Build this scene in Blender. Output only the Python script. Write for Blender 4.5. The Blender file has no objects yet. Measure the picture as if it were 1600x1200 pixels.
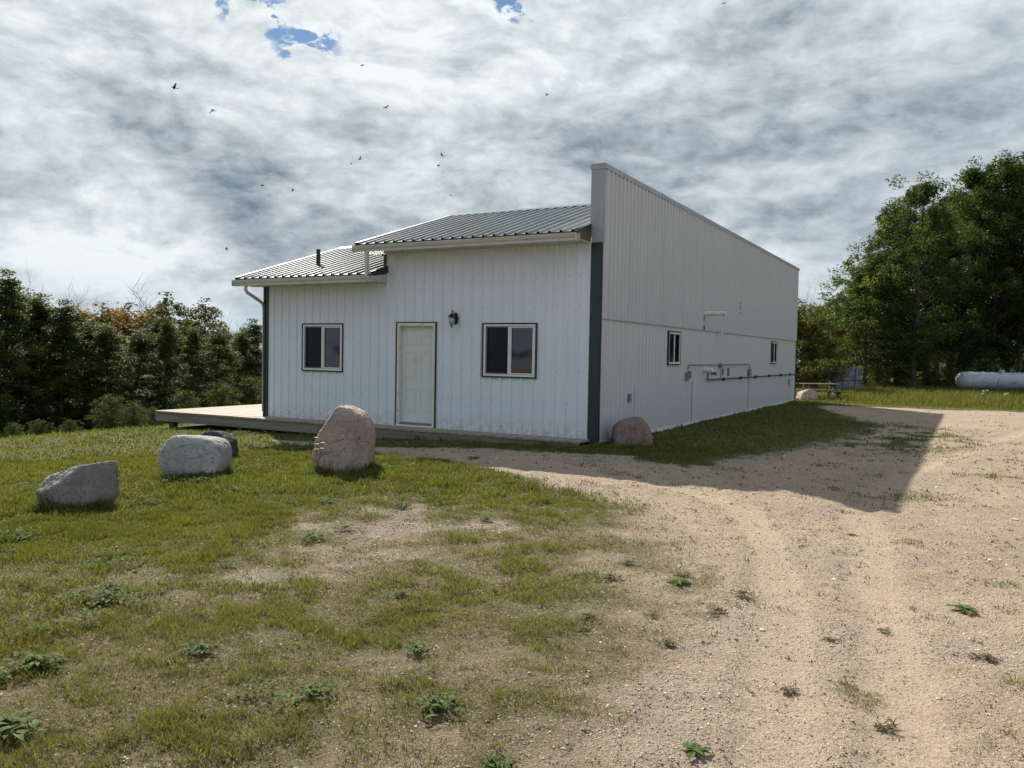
import bpy, math, random
import numpy as np
from mathutils import Vector, Matrix
random.seed(7); rng = np.random.default_rng(11)
sc = bpy.context.scene; COL = sc.collection
# ------------------------------------------------------------------ camera, world, sun
CAM = np.array([5.817, -13.770, 1.534])
RI = np.array([0.87447821, 0.48474072, 0.0177285]); UP = np.array([-0.03353132, 0.02394883, 0.99915069]); FW = np.array([-0.48390445, 0.87432997, -0.03719673])
cd = bpy.data.cameras.new('camera'); cam = bpy.data.objects.new('camera', cd); COL.objects.link(cam)
cd.sensor_width = 36; cd.lens = 1289.07/1600*36; cd.clip_end = 3000; cd.clip_start = 0.05
M = Matrix(((RI[0], UP[0], -FW[0], CAM[0]), (RI[1], UP[1], -FW[1], CAM[1]), (RI[2], UP[2], -FW[2], CAM[2]), (0, 0, 0, 1)))
cam.matrix_world = M; sc.camera = cam
sc.view_settings.view_transform = 'Standard'; sc.view_settings.look = 'None'; sc.view_settings.exposure = 0.78; sc.view_settings.gamma = 1
ELEV = math.radians(37.4); SAZ = math.radians(51.4)          # sun stands back left
SUN = np.array([-math.sin(SAZ)*math.cos(ELEV), math.cos(SAZ)*math.cos(ELEV), math.sin(ELEV)])
sl = bpy.data.lights.new('sun', 'SUN'); sl.energy = 4.9; sl.angle = math.radians(0.6); sl.color = (1, .93, .82)
so = bpy.data.objects.new('sun', sl); COL.objects.link(so)
so.rotation_euler = Vector(tuple(SUN)).to_track_quat('Z', 'Y').to_euler()

class NT:                                                     # tiny node helper
    def __init__(s, tree): s.t = tree; s.n = tree.nodes; s.l = tree.links
    def node(s, typ, **kw):
        n = s.n.new(typ)
        for k, v in kw.items(): setattr(n, k, v)
        return n
    def put(s, sock, v):
        if isinstance(v, bpy.types.NodeSocket): s.l.new(v, sock)
        elif v is not None:
            if sock.type == 'RGBA' and len(v) == 3: v = (*v, 1)
            sock.default_value = v
    def math(s, op, a, b=None, c=None, clamp=False):
        n = s.node('ShaderNodeMath', operation=op); n.use_clamp = clamp
        for i, v in enumerate((a, b, c)):
            if v is not None: s.put(n.inputs[i], v)
        return n.outputs[0]
    def mix(s, f, a, b, mode='MIX'):
        n = s.node('ShaderNodeMix', data_type='RGBA', blend_type=mode); n.clamp_factor = True
        s.put(n.inputs[0], f); s.put(n.inputs[6], a); s.put(n.inputs[7], b); return n.outputs[2]
    def ramp(s, f, a, b, c=0.0, d=1.0, smooth=True):
        n = s.node('ShaderNodeMapRange'); n.interpolation_type = 'SMOOTHSTEP' if smooth else 'LINEAR'
        s.put(n.inputs[0], f)
        for i, v in enumerate((a, b, c, d)): s.put(n.inputs[i+1], v)
        return n.outputs[0]
    def noise(s, vec, scale, detail=4, rough=.5, dist=0.0, out=0):
        n = s.node('ShaderNodeTexNoise'); s.put(n.inputs['Vector'], vec); n.inputs['Scale'].default_value = scale
        n.inputs['Detail'].default_value = detail; n.inputs['Roughness'].default_value = rough; n.inputs['Distortion'].default_value = dist
        return n.outputs[out]
    def voro(s, vec, scale, out='Color', feature='F1'):
        n = s.node('ShaderNodeTexVoronoi', feature=feature); s.put(n.inputs['Vector'], vec); n.inputs['Scale'].default_value = scale
        return n.outputs[out]
    def vscale(s, vec, v):
        n = s.node('ShaderNodeVectorMath', operation='MULTIPLY'); s.put(n.inputs[0], vec); n.inputs[1].default_value = v; return n.outputs[0]
    def bump(s, h, strength, dist):
        n = s.node('ShaderNodeBump'); n.inputs['Strength'].default_value = strength; n.inputs['Distance'].default_value = dist
        s.put(n.inputs['Height'], h); return n.outputs[0]

def make_world():
    w = bpy.data.worlds.new('World'); sc.world = w; w.use_nodes = True
    t = NT(w.node_tree); t.n.clear()
    out = t.node('ShaderNodeOutputWorld')
    sky = t.node('ShaderNodeTexSky', sky_type='NISHITA'); sky.sun_disc = False; sky.sun_elevation = ELEV; sky.sun_rotation = -SAZ; sky.dust_density = 0.0; sky.air_density = 1.0; sky.ozone_density = 2.5
    bs = t.node('ShaderNodeBackground'); t.put(bs.inputs[0], sky.outputs[0]); bs.inputs[1].default_value = 0.05
    tc = t.node('ShaderNodeTexCoord'); nrm = t.node('ShaderNodeVectorMath', operation='NORMALIZE'); t.put(nrm.inputs[0], tc.outputs['Generated'])
    D = nrm.outputs[0]
    sep = t.node('ShaderNodeSeparateXYZ'); t.put(sep.inputs[0], D)
    z = t.math('MAXIMUM', sep.outputs[2], 0.0)
    P = t.vscale(D, (1.0, 1.0, 2.1))
    wob = t.node('ShaderNodeVectorMath', operation='SCALE'); t.put(wob.inputs[0], t.noise(P, 5.0, 3, .5, out=1)); wob.inputs['Scale'].default_value = .085
    pw = t.node('ShaderNodeVectorMath', operation='ADD'); t.put(pw.inputs[0], P); t.put(pw.inputs[1], wob.outputs[0]); P = pw.outputs[0]
    def field(P):
        a = t.math('MULTIPLY', t.noise(P, 2.6, 3, .5), 0.34); b_ = t.math('MULTIPLY', t.noise(P, 7.5, 9, .60), 0.50)
        return t.math('ADD', t.math('ADD', a, b_), t.math('MULTIPLY', t.noise(P, 24, 6, .6), 0.16))
    th = field(P)
    sh = t.node('ShaderNodeVectorMath', operation='ADD'); t.put(sh.inputs[0], P); sh.inputs[1].default_value = (-.010, .008, 0.024)
    lit = t.math('SUBTRACT', th, field(sh.outputs[0]))          # slope of the cloud towards the sun
    def dot(v):
        n = t.node('ShaderNodeVectorMath', operation='DOT_PRODUCT'); t.put(n.inputs[0], D)
        L = math.sqrt(sum(c*c for c in v)); n.inputs[1].default_value = tuple(c/L for c in v); return n.outputs['Value']
    def blob(v, deg): return t.ramp(dot(v), math.cos(math.radians(deg)), 1.0)
    tc_ = t.math('ADD', th, t.math('MULTIPLY', t.ramp(z, .09, .02), .12))
    holes = t.ramp(t.noise(P, 20, 6, .62), .42, .60)
    for v, deg, a in GAPS: tc_ = t.math('ADD', tc_, t.math('MULTIPLY', t.math('MULTIPLY', blob(v, deg), holes), a))
    for v, deg, a in BLOBS: th = t.math('ADD', th, t.math('MULTIPLY', blob(v, deg), a))
    # thin cloud = bright, thick cloud = grey, none = blue
    cover = t.ramp(tc_, 0.26, 0.40)
    thick = t.ramp(th, 0.36, 0.78, smooth=False)
    k = t.math('ADD', thick, t.math('MULTIPLY', lit, -4.4), clamp=True)
    glow = t.ramp(dot(tuple(SUN)), 0.42, 1.0)
    bright = t.mix(glow, (0.37, 0.42, 0.46), (0.53, 0.565, 0.57))
    dark = t.mix(glow, (0.100, 0.133, 0.172), (0.105, 0.140, 0.182))
    cc = t.mix(k, bright, dark)
    hz = t.ramp(z, 0.10, 0.0)
    cc = t.mix(t.math('MULTIPLY', hz, 0.5), cc, (0.25, 0.31, 0.39))
    bc = t.node('ShaderNodeBackground'); t.put(bc.inputs[0], cc); bc.inputs[1].default_value = 1.0
    mx = t.node('ShaderNodeMixShader'); t.put(mx.inputs[0], cover); t.l.new(bs.outputs[0], mx.inputs[1]); t.l.new(bc.outputs[0], mx.inputs[2])
    t.l.new(mx.outputs[0], out.inputs[0])
BLOBS = [((-0.795, 0.579, 0.179), 13, .14), ((-0.62, 0.76, 0.16), 12, .13), ((-0.40, 0.89, 0.215), 10, .10), ((-0.107, 0.95, 0.25), 14, .09),
         ((-0.64, 0.70, 0.33), 13, -.13), ((-0.48, 0.80, 0.35), 10, -.08), ((-0.805, 0.586, 0.075), 9, -.20), ((-0.213, 0.969, 0.127), 6, -.08), ((-0.06, 0.93, 0.36), 10, -.06),
         ((-0.83, 0.47, 0.28), 10, -.08)]
GAPS = [((-0.646, 0.686, 0.336), 3.2, -.30), ((-0.45, 0.806, 0.390), 2.2, -.34), ((-0.80, 0.59, 0.125), 3, -.08), ((-0.69, 0.64, 0.37), 3.0, -.28)]
make_world()

# ------------------------------------------------------------------ noise and ground shape
def _grid(seed, n=256): return np.random.default_rng(seed).random((n, n))
_G = [_grid(s) for s in range(12)]
def vnoise(x, y, k=0):
    g = _G[k % 12]; n = g.shape[0]
    xi = np.floor(x).astype(int); yi = np.floor(y).astype(int); fx = x-xi; fy = y-yi
    fx = fx*fx*(3-2*fx); fy = fy*fy*(3-2*fy)
    a = g[xi % n, yi % n]; b = g[(xi+1) % n, yi % n]; c = g[xi % n, (yi+1) % n]; d = g[(xi+1) % n, (yi+1) % n]
    return (a*(1-fx)+b*fx)*(1-fy)+(c*(1-fx)+d*fx)*fy
def fbm(x, y, f, o=4, k=0, p=.55):
    s = 0; a = 1; t = 0
    for i in range(o): s = s+a*vnoise(x*f+i*17.3, y*f+i*9.1, k+i); t += a; a *= p; f *= 2.03
    return s/t
def S(t): t = np.clip(t, 0, 1); return t*t*(3-2*t)
def poly_sd(x, y, poly):                                     # signed distance, positive inside
    P = np.array(poly, float); d = np.full(x.shape, 1e9); ins = np.zeros(x.shape, bool)
    for i in range(len(P)):
        ax, ay = P[i]; bx, by = P[(i+1) % len(P)]
        ex, ey = bx-ax, by-ay; t = np.clip(((x-ax)*ex+(y-ay)*ey)/(ex*ex+ey*ey), 0, 1)
        d = np.minimum(d, np.hypot(x-ax-t*ex, y-ay-t*ey))
        c = (ay > y) != (by > y)
        with np.errstate(divide='ignore', invalid='ignore'): xx = (bx-ax)*(y-ay)/(by-ay if by != ay else 1e-9)+ax
        ins ^= c & (x < xx)
    return np.where(ins, d, -d)
def path_d(x, y, pts):
    d = np.full(x.shape, 1e9)
    for (ax, ay), (bx, by) in zip(pts[:-1], pts[1:]):
        ex, ey = bx-ax, by-ay; t = np.clip(((x-ax)*ex+(y-ay)*ey)/(ex*ex+ey*ey), 0, 1)
        d = np.minimum(d, np.hypot(x-ax-t*ex, y-ay-t*ey))
    return d
GRAVEL = [(-7, -1.85), (-3.3, -1.9), (-.96, -1.40), (1.19, -1.25), (2.2, -2.0), (2.6, -.5), (3.0, 1.84), (3.5, 3.72), (3.9, 8.43), (2.24, 12.69), (1.3, 16.3),
          (4.6, 17.4), (7.4, 17.5), (14, 18), (45, 22), (45, -45), (1, -45), (2.2, -16), (3.9, -12.5), (4.25, -11), (4.1, -9.5), (3.75, -8.2), (3.15, -7.06),
          (2.5, -5.6), (1.7, -4.9), (.5, -4.25), (-1.03, -3.45), (-3, -2.7), (-4.5, -2.2)]
DRY = [(-3, -13), (-.6, -10.8), (.5, -9.6), (.55, -8.3), (.2, -7.2), (.5, -6.4), (1.4, -6.1), (2.2, -5.6), (4, -5.2), (5, -8), (5.5, -12), (5, -20), (-5, -20)]
BARE = [(.77, -8.3), (.3, -7.1), (.5, -6.45), (1.2, -6.5), (2.0, -7.3), (2.1, -8.64), (2.0, -9.2), (1.75, -9.9), (1.3, -9.5)]
TRA = [(5.3, -13.0), (5.19, -10.43), (4.97, -9.42), (4.82, -8.26), (4.35, -6.44), (3.63, -4.69), (2.0, -3.3)]
TRB = [(5.9, -12.0), (5.52, -9.09), (5.22, -7.1), (5.1, -5.91), (4.8, -4.39), (5.0, -1), (6.3, 6), (8, 14)]
TRC = [(7.6, -12.0), (7.0, -8), (6.6, -4), (6.9, 0), (8.2, 7), (10, 14)]
def masks(x, y):
    n1 = fbm(x, y, 1.3, 4, 0)-.5; n2 = fbm(x, y, 4.5, 4, 3)-.5; n3 = fbm(x+40, y, .35, 3, 5)-.5
    sg = poly_sd(x, y, GRAVEL)+n1*.55+n2*.35
    soft = .22+.75*S((4.6-np.hypot(x-3.4, (y+10)*.55))/3)+.5*S((5-np.hypot(x-3.8, (y-6)*.6))/3)
    grass = S(.5-sg/(2*soft))
    sd = poly_sd(x, y, DRY)+n1*2.2+n2*.6
    dry = S(.5+sd/1.4)
    bare = S(.5+(poly_sd(x, y, BARE)-.12+n2*1.6+n1*.5)/.9)
    patch = S((fbm(x, y, 2.1, 5, 7)-.30)/.24)
    grass = grass*(1-dry*(.10+.52*(1-patch)))*(1-.66*bare)
    weed = S((fbm(x+9, y, 1.6, 4, 2)-.60)/.15)*.32*S((5.2-np.abs(x-4.6))/2)          # sparse growth out on the gravel
    zone = S((3.2-np.hypot(x-4.0, (y-5.5)*.55))/2.4)*.75*S((fbm(x, y, 2.6, 4, 1)-.42)/.14)
    grass = np.maximum(grass, np.maximum(weed, zone))
    trk = np.maximum.reduce([S(1-(path_d(x, y, T)+n2*.10+n1*.08-.09)/.15) for T in (TRA, TRB)])
    trk = np.maximum(trk, .6*S(1-(path_d(x, y, TRC)+n2*.2-.2)/.25))*(1-grass*.8)
    coarse = np.clip(bare+S((fbm(x+3, y-8, .9, 4, 4)-.5)/.14)*.6+S(1-np.abs(poly_sd(x, y, GRAVEL)-.25)/.5)*.5*(y < 0), 0, 1)
    return grass, dry, coarse, trk
def hg(x, y):
    x = np.asarray(x, float); y = np.asarray(y, float)
    z = -.09+.030*np.minimum(x, 0)*S((12-y)/4+.5)
    z = z-.15*np.clip(-12-x, 0, 14)
    z = z-.20*S((y-18.6)/3.5)*(x > -12)
    z = z+(fbm(x, y, .6, 3, 6)-.5)*.05
    return z
def rough(x, y):                                             # lumps and wheel ruts of the near ground
    g_, d_, c_, t_ = masks(x, y); near = S((14-np.hypot(x-5, y+9))/5)
    z = near*((fbm(x, y, 6, 4, 8)-.5)*.045+(fbm(x, y, 18, 3, 9)-.5)*.022)*(1-.7*t_)-t_*.028+g_*.012*near
    return z+near*t_*.005*np.sin(y*75+np.sin(x*60)*1.2)*(fbm(x, y, 3, 2, 2) > .45)
def hg1(x, y): return float(hg(np.array([x]), np.array([y]))[0])
def px(u, d):                                                # world x, y of a point d metres deep on the photo column u, at eye level
    p = CAM+d*(FW+RI*(u-800)/1289.07); return float(p[0]), float(p[1])

# ------------------------------------------------------------------ object helpers
def tag(o, label=None, cat=None, group=None, kind=None):
    if label: o['label'] = label
    if cat: o['category'] = cat
    if group: o['group'] = group
    if kind: o['kind'] = kind
    return o
def empty(name, loc=(0, 0, 0), rz=0, **k):
    o = bpy.data.objects.new(name, None); COL.objects.link(o); o.location = loc; o.rotation_euler = (0, 0, rz); o.empty_display_size = .2
    return tag(o, **k)
def npmesh(name, co, faces_flat, nper, mat, parent=None, cols=None, smooth=False):
    me = bpy.data.meshes.new(name); nv = len(co); nf = len(faces_flat)//nper
    me.vertices.add(nv); me.vertices.foreach_set('co', np.asarray(co, np.float32).ravel())
    me.loops.add(len(faces_flat)); me.loops.foreach_set('vertex_index', np.asarray(faces_flat, np.int32))
    me.polygons.add(nf); me.polygons.foreach_set('loop_start', np.arange(0, nf*nper, nper, dtype=np.int32))
    me.update(calc_edges=True)
    me.polygons.foreach_set('use_smooth', np.full(nf, smooth))
    if cols is not None:
        a = me.color_attributes.new('tint', 'FLOAT_COLOR', 'POINT'); a.data.foreach_set('color', np.asarray(cols, np.float32).ravel())
    me.materials.append(mat)
    o = bpy.data.objects.new(name, me); COL.objects.link(o)
    if parent: o.parent = parent
    return o
class MB:
    def __init__(s): s.v = []; s.f = []
    def poly(s, pts): i = len(s.v); s.v += [tuple(p) for p in pts]; s.f.append(tuple(range(i, i+len(pts)))); return s
    def box(s, x0, x1, y0, y1, z0, z1):
        i = len(s.v); s.v += [(x0, y0, z0), (x1, y0, z0), (x1, y1, z0), (x0, y1, z0), (x0, y0, z1), (x1, y0, z1), (x1, y1, z1), (x0, y1, z1)]
        s.f += [tuple(i+k for k in q) for q in ((0, 3, 2, 1), (4, 5, 6, 7), (0, 1, 5, 4), (1, 2, 6, 5), (2, 3, 7, 6), (3, 0, 4, 7))]; return s
    def prism(s, pts, axis, a, b):                           # pts in the two other axes, extruded along axis
        n = len(pts); i = len(s.v)
        for c in (a, b):
            for p in pts:
                q = list(p); q.insert(axis, c); s.v.append(tuple(q))
        s.f.append(tuple(range(i, i+n))[::-1]); s.f.append(tuple(range(i+n, i+2*n)))
        for k in range(n): s.f.append((i+k, i+(k+1) % n, i+n+(k+1) % n, i+n+k))
        return s
    def tube(s, pts, r, n=8, caps=True):
        pts = [Vector(p) for p in pts]; rs = r if isinstance(r, (list, tuple)) else [r]*len(pts); base = len(s.v); prev = None
        for k, p in enumerate(pts):
            d = (pts[min(k+1, len(pts)-1)]-pts[max(k-1, 0)]).normalized()
            if prev is None: u = d.orthogonal().normalized()
            else: u = (prev-d*prev.dot(d)).normalized()
            prev = u; w = d.cross(u)
            for j in range(n):
                a = 2*math.pi*j/n; s.v.append(tuple(p+(u*math.cos(a)+w*math.sin(a))*rs[k]))
        for k in range(len(pts)-1):
            for j in range(n): s.f.append((base+k*n+j, base+k*n+(j+1) % n, base+(k+1)*n+(j+1) % n, base+(k+1)*n+j))
        if caps: s.f.append(tuple(base+j for j in range(n))[::-1]); s.f.append(tuple(base+(len(pts)-1)*n+j for j in range(n)))
        return s
    def lathe(s, prof, n=16, c=(0, 0, 0), ax=2):
        base = len(s.v)
        for r, h in prof:
            for j in range(n):
                a = 2*math.pi*j/n; p = [r*math.cos(a), r*math.sin(a)]; p.insert(ax, h); s.v.append(tuple(p[i]+c[i] for i in range(3)))
        for k in range(len(prof)-1):
            for j in range(n): s.f.append((base+k*n+j, base+k*n+(j+1) % n, base+(k+1)*n+(j+1) % n, base+(k+1)*n+j))
        s.f.append(tuple(base+j for j in range(n))[::-1]); s.f.append(tuple(base+(len(prof)-1)*n+j for j in range(n)))
        return s
    def build(s, name, mat, parent=None, bevel=0, smooth=False):
        me = bpy.data.meshes.new(name); me.from_pydata(s.v, [], s.f); me.materials.append(mat)
        if smooth: me.polygons.foreach_set('use_smooth', [True]*len(me.polygons))
        me.update(); o = bpy.data.objects.new(name, me); COL.objects.link(o)
        if parent: o.parent = parent
        if bevel:
            b = o.modifiers.new('bevel', 'BEVEL'); b.width = bevel; b.segments = 2; b.limit_method = 'ANGLE'
        return o
def copy_tree(o, parent=None):
    c = o.copy(); COL.objects.link(c); c.parent = parent
    for ch in o.children: copy_tree(ch, c)
    return c

# ------------------------------------------------------------------ materials
def mat(name, base, rough=.6, metal=0, spec=.5, fn=None):
    m = bpy.data.materials.new(name); m.use_nodes = True; t = NT(m.node_tree); b = m.node_tree.nodes['Principled BSDF']
    t.put(b.inputs['Base Color'], base); b.inputs['Roughness'].default_value = rough; b.inputs['Metallic'].default_value = metal
    b.inputs['Specular IOR Level'].default_value = spec
    if fn: fn(t, b)
    return m
def obj_co(t): return t.node('ShaderNodeTexCoord').outputs['Object']
def worn(c1, c2, scale, lo=.45, hi=.7, streak=(1, 1, 1), bump=0, bs=60):
    def f(t, b):
        v = t.vscale(obj_co(t), streak)
        k = t.ramp(t.noise(v, scale, 6, .6), lo, hi)
        t.put(b.inputs['Base Color'], t.mix(k, c1, c2))
        if bump: t.put(b.inputs['Normal'], t.bump(t.noise(v, bs, 4), .5, bump))
    return f
def white_wall(t, b):
    co = obj_co(t); v = t.vscale(co, (1, 1, .12))
    streak = t.ramp(t.noise(v, 9, 6, .6), .5, .8); sm = t.ramp(t.noise(co, 1.1, 4), .4, .75)
    col = t.mix(t.math('MULTIPLY', streak, .12), (.70, .76, .83), (.50, .52, .52))
    col = t.mix(t.math('MULTIPLY', sm, .15), col, (.61, .66, .71))
    # rust and dirt specks below the eaves, splash near the deck
    sep = t.node('ShaderNodeSeparateXYZ'); t.put(sep.inputs[0], co)
    sp = t.ramp(t.noise(co, 70, 2), .70, .76)
    col = t.mix(t.math('MULTIPLY', sp, t.ramp(sep.outputs[2], 2.6, 3.6, .15, .6)), col, (.20, .15, .10))
    low = t.math('MULTIPLY', t.ramp(sep.outputs[2], .45, 0.0), t.ramp(t.noise(co, 9, 5), .3, .7))
    col = t.mix(t.math('MULTIPLY', low, .5), col, (.38, .36, .31))
    t.put(b.inputs['Base Color'], col)
    # screw heads in rows: every rib pitch, one row per girt
    t.put(b.inputs['Normal'], t.bump(t.noise(co, 2.6, 3), .5, .03))
def grey_wall(t, b):
    co = obj_co(t); v = t.vscale(co, (1, 1, .06))
    k = t.ramp(t.noise(v, 5, 6, .6), .42, .75)
    col = t.mix(t.math('MULTIPLY', k, .5), (.475, .49, .51), (.41, .415, .42))
    k2 = t.ramp(t.noise(co, .8, 4), .35, .7); col = t.mix(t.math('MULTIPLY', k2, .35), col, (.49, .505, .53))
    sp = t.ramp(t.noise(co, 40, 2), .74, .78); col = t.mix(t.math('MULTIPLY', sp, .5), col, (.12, .11, .10))
    t.put(b.inputs['Base Color'], col); t.put(b.inputs['Normal'], t.bump(t.noise(co, 1.6, 3), .3, .03))
def wood(dark, light):
    def f(t, b):
        co = obj_co(t); v = t.vscale(co, (8, 1, 8))
        g = t.noise(v, 7, 6, .65, .5); k = t.ramp(g, .35, .7)
        cell = t.noise(t.vscale(co, (7, .0, .0)), 1, 0)
        col = t.mix(k, dark, light); col = t.mix(t.ramp(cell, .35, .65, 0, .45), col, tuple(c*.6 for c in dark))
        kn = t.ramp(t.noise(co, 9, 2), .72, .78); col = t.mix(t.math('MULTIPLY', kn, .6), col, tuple(c*.4 for c in dark))
        t.put(b.inputs['Base Color'], col); t.put(b.inputs['Normal'], t.bump(g, .6, .006))
    return f
def peeling(t, b):
    co = obj_co(t); v = t.vscale(co, (3, 3, 1)); k = t.ramp(t.noise(v, 14, 6, .65), .58, .64)
    t.put(b.inputs['Base Color'], t.mix(k, (.70, .69, .62), (.25, .22, .18)))
def leafmat(name, tr=.35, rough=.62):
    m = bpy.data.materials.new(name); m.use_nodes = True; t = NT(m.node_tree); b = t.n['Principled BSDF']; out = t.n['Material Output']
    a = t.node('ShaderNodeAttribute', attribute_name='tint'); oi = t.node('ShaderNodeObjectInfo')
    col = t.mix(t.math('MULTIPLY', oi.outputs['Random'], .35), a.outputs['Color'], (.05, .065, .018))
    col2 = t.mix(1.0, col, (1.5, 1.7, .7), 'MULTIPLY')
    t.put(b.inputs['Base Color'], col); b.inputs['Roughness'].default_value = rough; b.inputs['Specular IOR Level'].default_value = .16
    tl = t.node('ShaderNodeBsdfTranslucent'); t.put(tl.inputs[0], col2)
    mx = t.node('ShaderNodeMixShader'); mx.inputs[0].default_value = tr; t.l.new(b.outputs[0], mx.inputs[1]); t.l.new(tl.outputs[0], mx.inputs[2]); t.l.new(mx.outputs[0], out.inputs[0])
    return m
MT = {}
MT['white'] = mat('white_metal_siding', (.72, .74, .76), .45, fn=white_wall)
MT['grey'] = mat('pale_grey_metal_siding', (.5, .5, .5), .5, fn=grey_wall)
MT['flash'] = mat('grey_flashing', (.33, .35, .38), .45, fn=worn((.33, .35, .38), (.27, .28, .30), 2, streak=(1, 1, .3)))
MT['green'] = mat('dark_green_trim', (.008, .03, .028), .4, fn=worn((.008, .030, .028), (.02, .04, .036), 4))
MT['roof'] = mat('green_grey_roof_metal', (.16, .18, .175), .2, .42, .9, fn=worn((.175, .195, .19), (.12, .14, .135), 1.5))
MT['gutter'] = mat('cream_white_gutter', (.52, .50, .47), .45, fn=worn((.52, .50, .47), (.36, .34, .30), 3, .5, .8, (1, 1, 4)))
MT['trimw'] = mat('white_vinyl', (.72, .72, .70), .4, fn=worn((.72, .72, .70), (.5, .49, .45), 6, .55, .8))
MT['peel'] = mat('peeling_white_paint', (.7, .7, .6), .6, fn=peeling)
MT['door'] = mat('cream_painted_door', (.64, .67, .66), .5, fn=worn((.64, .68, .66), (.54, .57, .54), 2.5, .5, .8))
MT['glass'] = mat('dark_window_glass', (.005, .006, .009), .03, spec=1.0)
MT['screen'] = mat('insect_screen_glass', (.006, .008, .014), .10, spec=.2)
MT['black'] = mat('black_plastic_pipe', (.012, .012, .014), .45, fn=worn((.012, .012, .014), (.03, .03, .03), 8))
MT['steel'] = mat('galvanised_steel', (.22, .22, .23), .5, .3, fn=worn((.22, .22, .23), (.12, .12, .12), 14))
MT['bronze'] = mat('dark_bronze', (.03, .022, .014), .35, .6, fn=worn((.03, .022, .014), (.07, .05, .03), 20))
MT['lampglass'] = mat('clear_seeded_glass', (.5, .52, .52), .12, fn=worn((.5, .52, .52), (.25, .26, .27), 60, .4, .6, bump=.01, bs=90))
MT['deck'] = mat('weathered_deck_boards', (.3, .25, .2), .85, fn=wood((.25, .20, .155), (.46, .39, .31)))
MT['fascia'] = mat('grey_rim_board', (.2, .18, .16), .85, fn=worn((.15, .135, .115), (.24, .22, .19), 3, .35, .7, (.4, 1, 6), bump=.004, bs=30))
MT['oldwood'] = mat('old_brown_fascia_wood', (.10, .07, .06), .85, fn=worn((.11, .08, .065), (.05, .035, .03), 5, .4, .7, (1, 6, 1)))
MT['bark'] = mat('poplar_bark', (.11, .10, .08), .9, fn=worn((.11, .105, .085), (.04, .036, .03), 3, .45, .65, (1, 1, .4), bump=.02, bs=12))
MT['darkbark'] = mat('dark_bark', (.05, .045, .035), .9, fn=worn((.065, .055, .045), (.03, .026, .02), 4))
MT['leaf'] = leafmat('foliage'); MT['grass'] = leafmat('grass_blades', .38, .62); MT['weedleaf'] = leafmat('weed_leaves', .2, .75)

# ------------------------------------------------------------------ ground
def ground_mat():
    def f(t, b):
        co = obj_co(t); a = t.node('ShaderNodeAttribute', attribute_name='tint'); s = t.node('ShaderNodeSeparateColor'); t.put(s.inputs[0], a.outputs['Color'])
        gr, dry, coarse, trk = s.outputs[0], s.outputs[1], s.outputs[2], a.outputs['Alpha']
        n_big = t.noise(co, .55, 5, .55); n_mid = t.noise(co, 5, 5, .6); n_fine = t.noise(co, 45, 5, .65); n_grit = t.noise(co, 190, 3, .6)
        sand = t.mix(t.ramp(n_big, .35, .65), (.51, .40, .295), (.42, .33, .245))
        sand = t.mix(t.math('MULTIPLY', t.ramp(n_mid, .48, .72), .5), sand, (.33, .255, .185))
        sand = t.mix(t.ramp(n_fine, .42, .62, 0, .5), sand, (.18, .13, .09))
        sand = t.mix(t.ramp(n_grit, .54, .66, 0, .8), sand, (.56, .45, .33))
        sand = t.mix(t.ramp(n_grit, .44, .34, 0, .8), sand, (.10, .075, .055))
        # pebbles of many colours
        v1 = t.voro(co, 75); hs = t.node('ShaderNodeSeparateColor'); t.put(hs.inputs[0], v1)
        v1d = t.voro(co, 75, 'Distance')
        peb = t.mix(hs.outputs[0], (.21, .17, .14), (.52, .42, .33)); peb = t.mix(t.ramp(hs.outputs[1], .80, .86), peb, (.75, .71, .64)); peb = t.mix(t.ramp(hs.outputs[2], .84, .9), peb, (.10, .09, .09))
        keep = t.math('MULTIPLY', t.ramp(v1d, .45, .30), t.ramp(hs.outputs[2], t.math('SUBTRACT', .80, t.math('MULTIPLY', coarse, .62)), 1.0, 0, 1))
        keep = t.math('MULTIPLY', keep, t.math('SUBTRACT', 1.0, t.math('MULTIPLY', trk, .3)))
        sand = t.mix(t.math('MULTIPLY', coarse, .45), sand, (.36, .30, .27))
        sand = t.mix(t.math('MULTIPLY', trk, .40), sand, (.52, .415, .30))
        gcol = t.mix(keep, sand, peb)
        soil = t.mix(t.ramp(n_fine, .35, .65), (.10, .075, .045), (.24, .19, .12))
        soil = t.mix(t.ramp(n_grit, .5, .7, 0, .7), soil, (.40, .33, .24))
        green = t.mix(t.ramp(n_fine, .35, .65), (.045, .062, .016), (.10, .12, .035))
        soil = t.mix(t.math('MULTIPLY', t.math('SUBTRACT', 1.0, t.math('MULTIPLY', dry, .75)), .8), soil, green)
        k = t.ramp(t.math('ADD', t.math('ADD', gr, t.math('MULTIPLY', dry, .20)), t.math('MULTIPLY', t.math('SUBTRACT', n_fine, .5), .7)), .12, .70)
        col = t.mix(k, gcol, soil)
        # far field beyond the mapped area
        sp = t.node('ShaderNodeSeparateXYZ'); t.put(sp.inputs[0], co)
        col = t.mix(t.ramp(sp.outputs[1], -24, -30), col, t.mix(t.ramp(n_big, .4, .6), (.20, .13, .07), (.28, .20, .10)))
        t.put(b.inputs['Base Color'], col)
        h = t.math('ADD', t.math('MULTIPLY', n_fine, .8), t.math('MULTIPLY', n_grit, .35)); h = t.math('ADD', h, t.math('MULTIPLY', keep, t.math('SUBTRACT', .55, v1d)))
        h = t.math('ADD', h, t.math('MULTIPLY', n_mid, 1.2))
        t.put(b.inputs['Normal'], t.bump(h, 1.0, .035))
    return mat('gravel_and_soil', (.4, .3, .2), .95, spec=.15, fn=f)
MT['ground'] = ground_mat()
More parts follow.
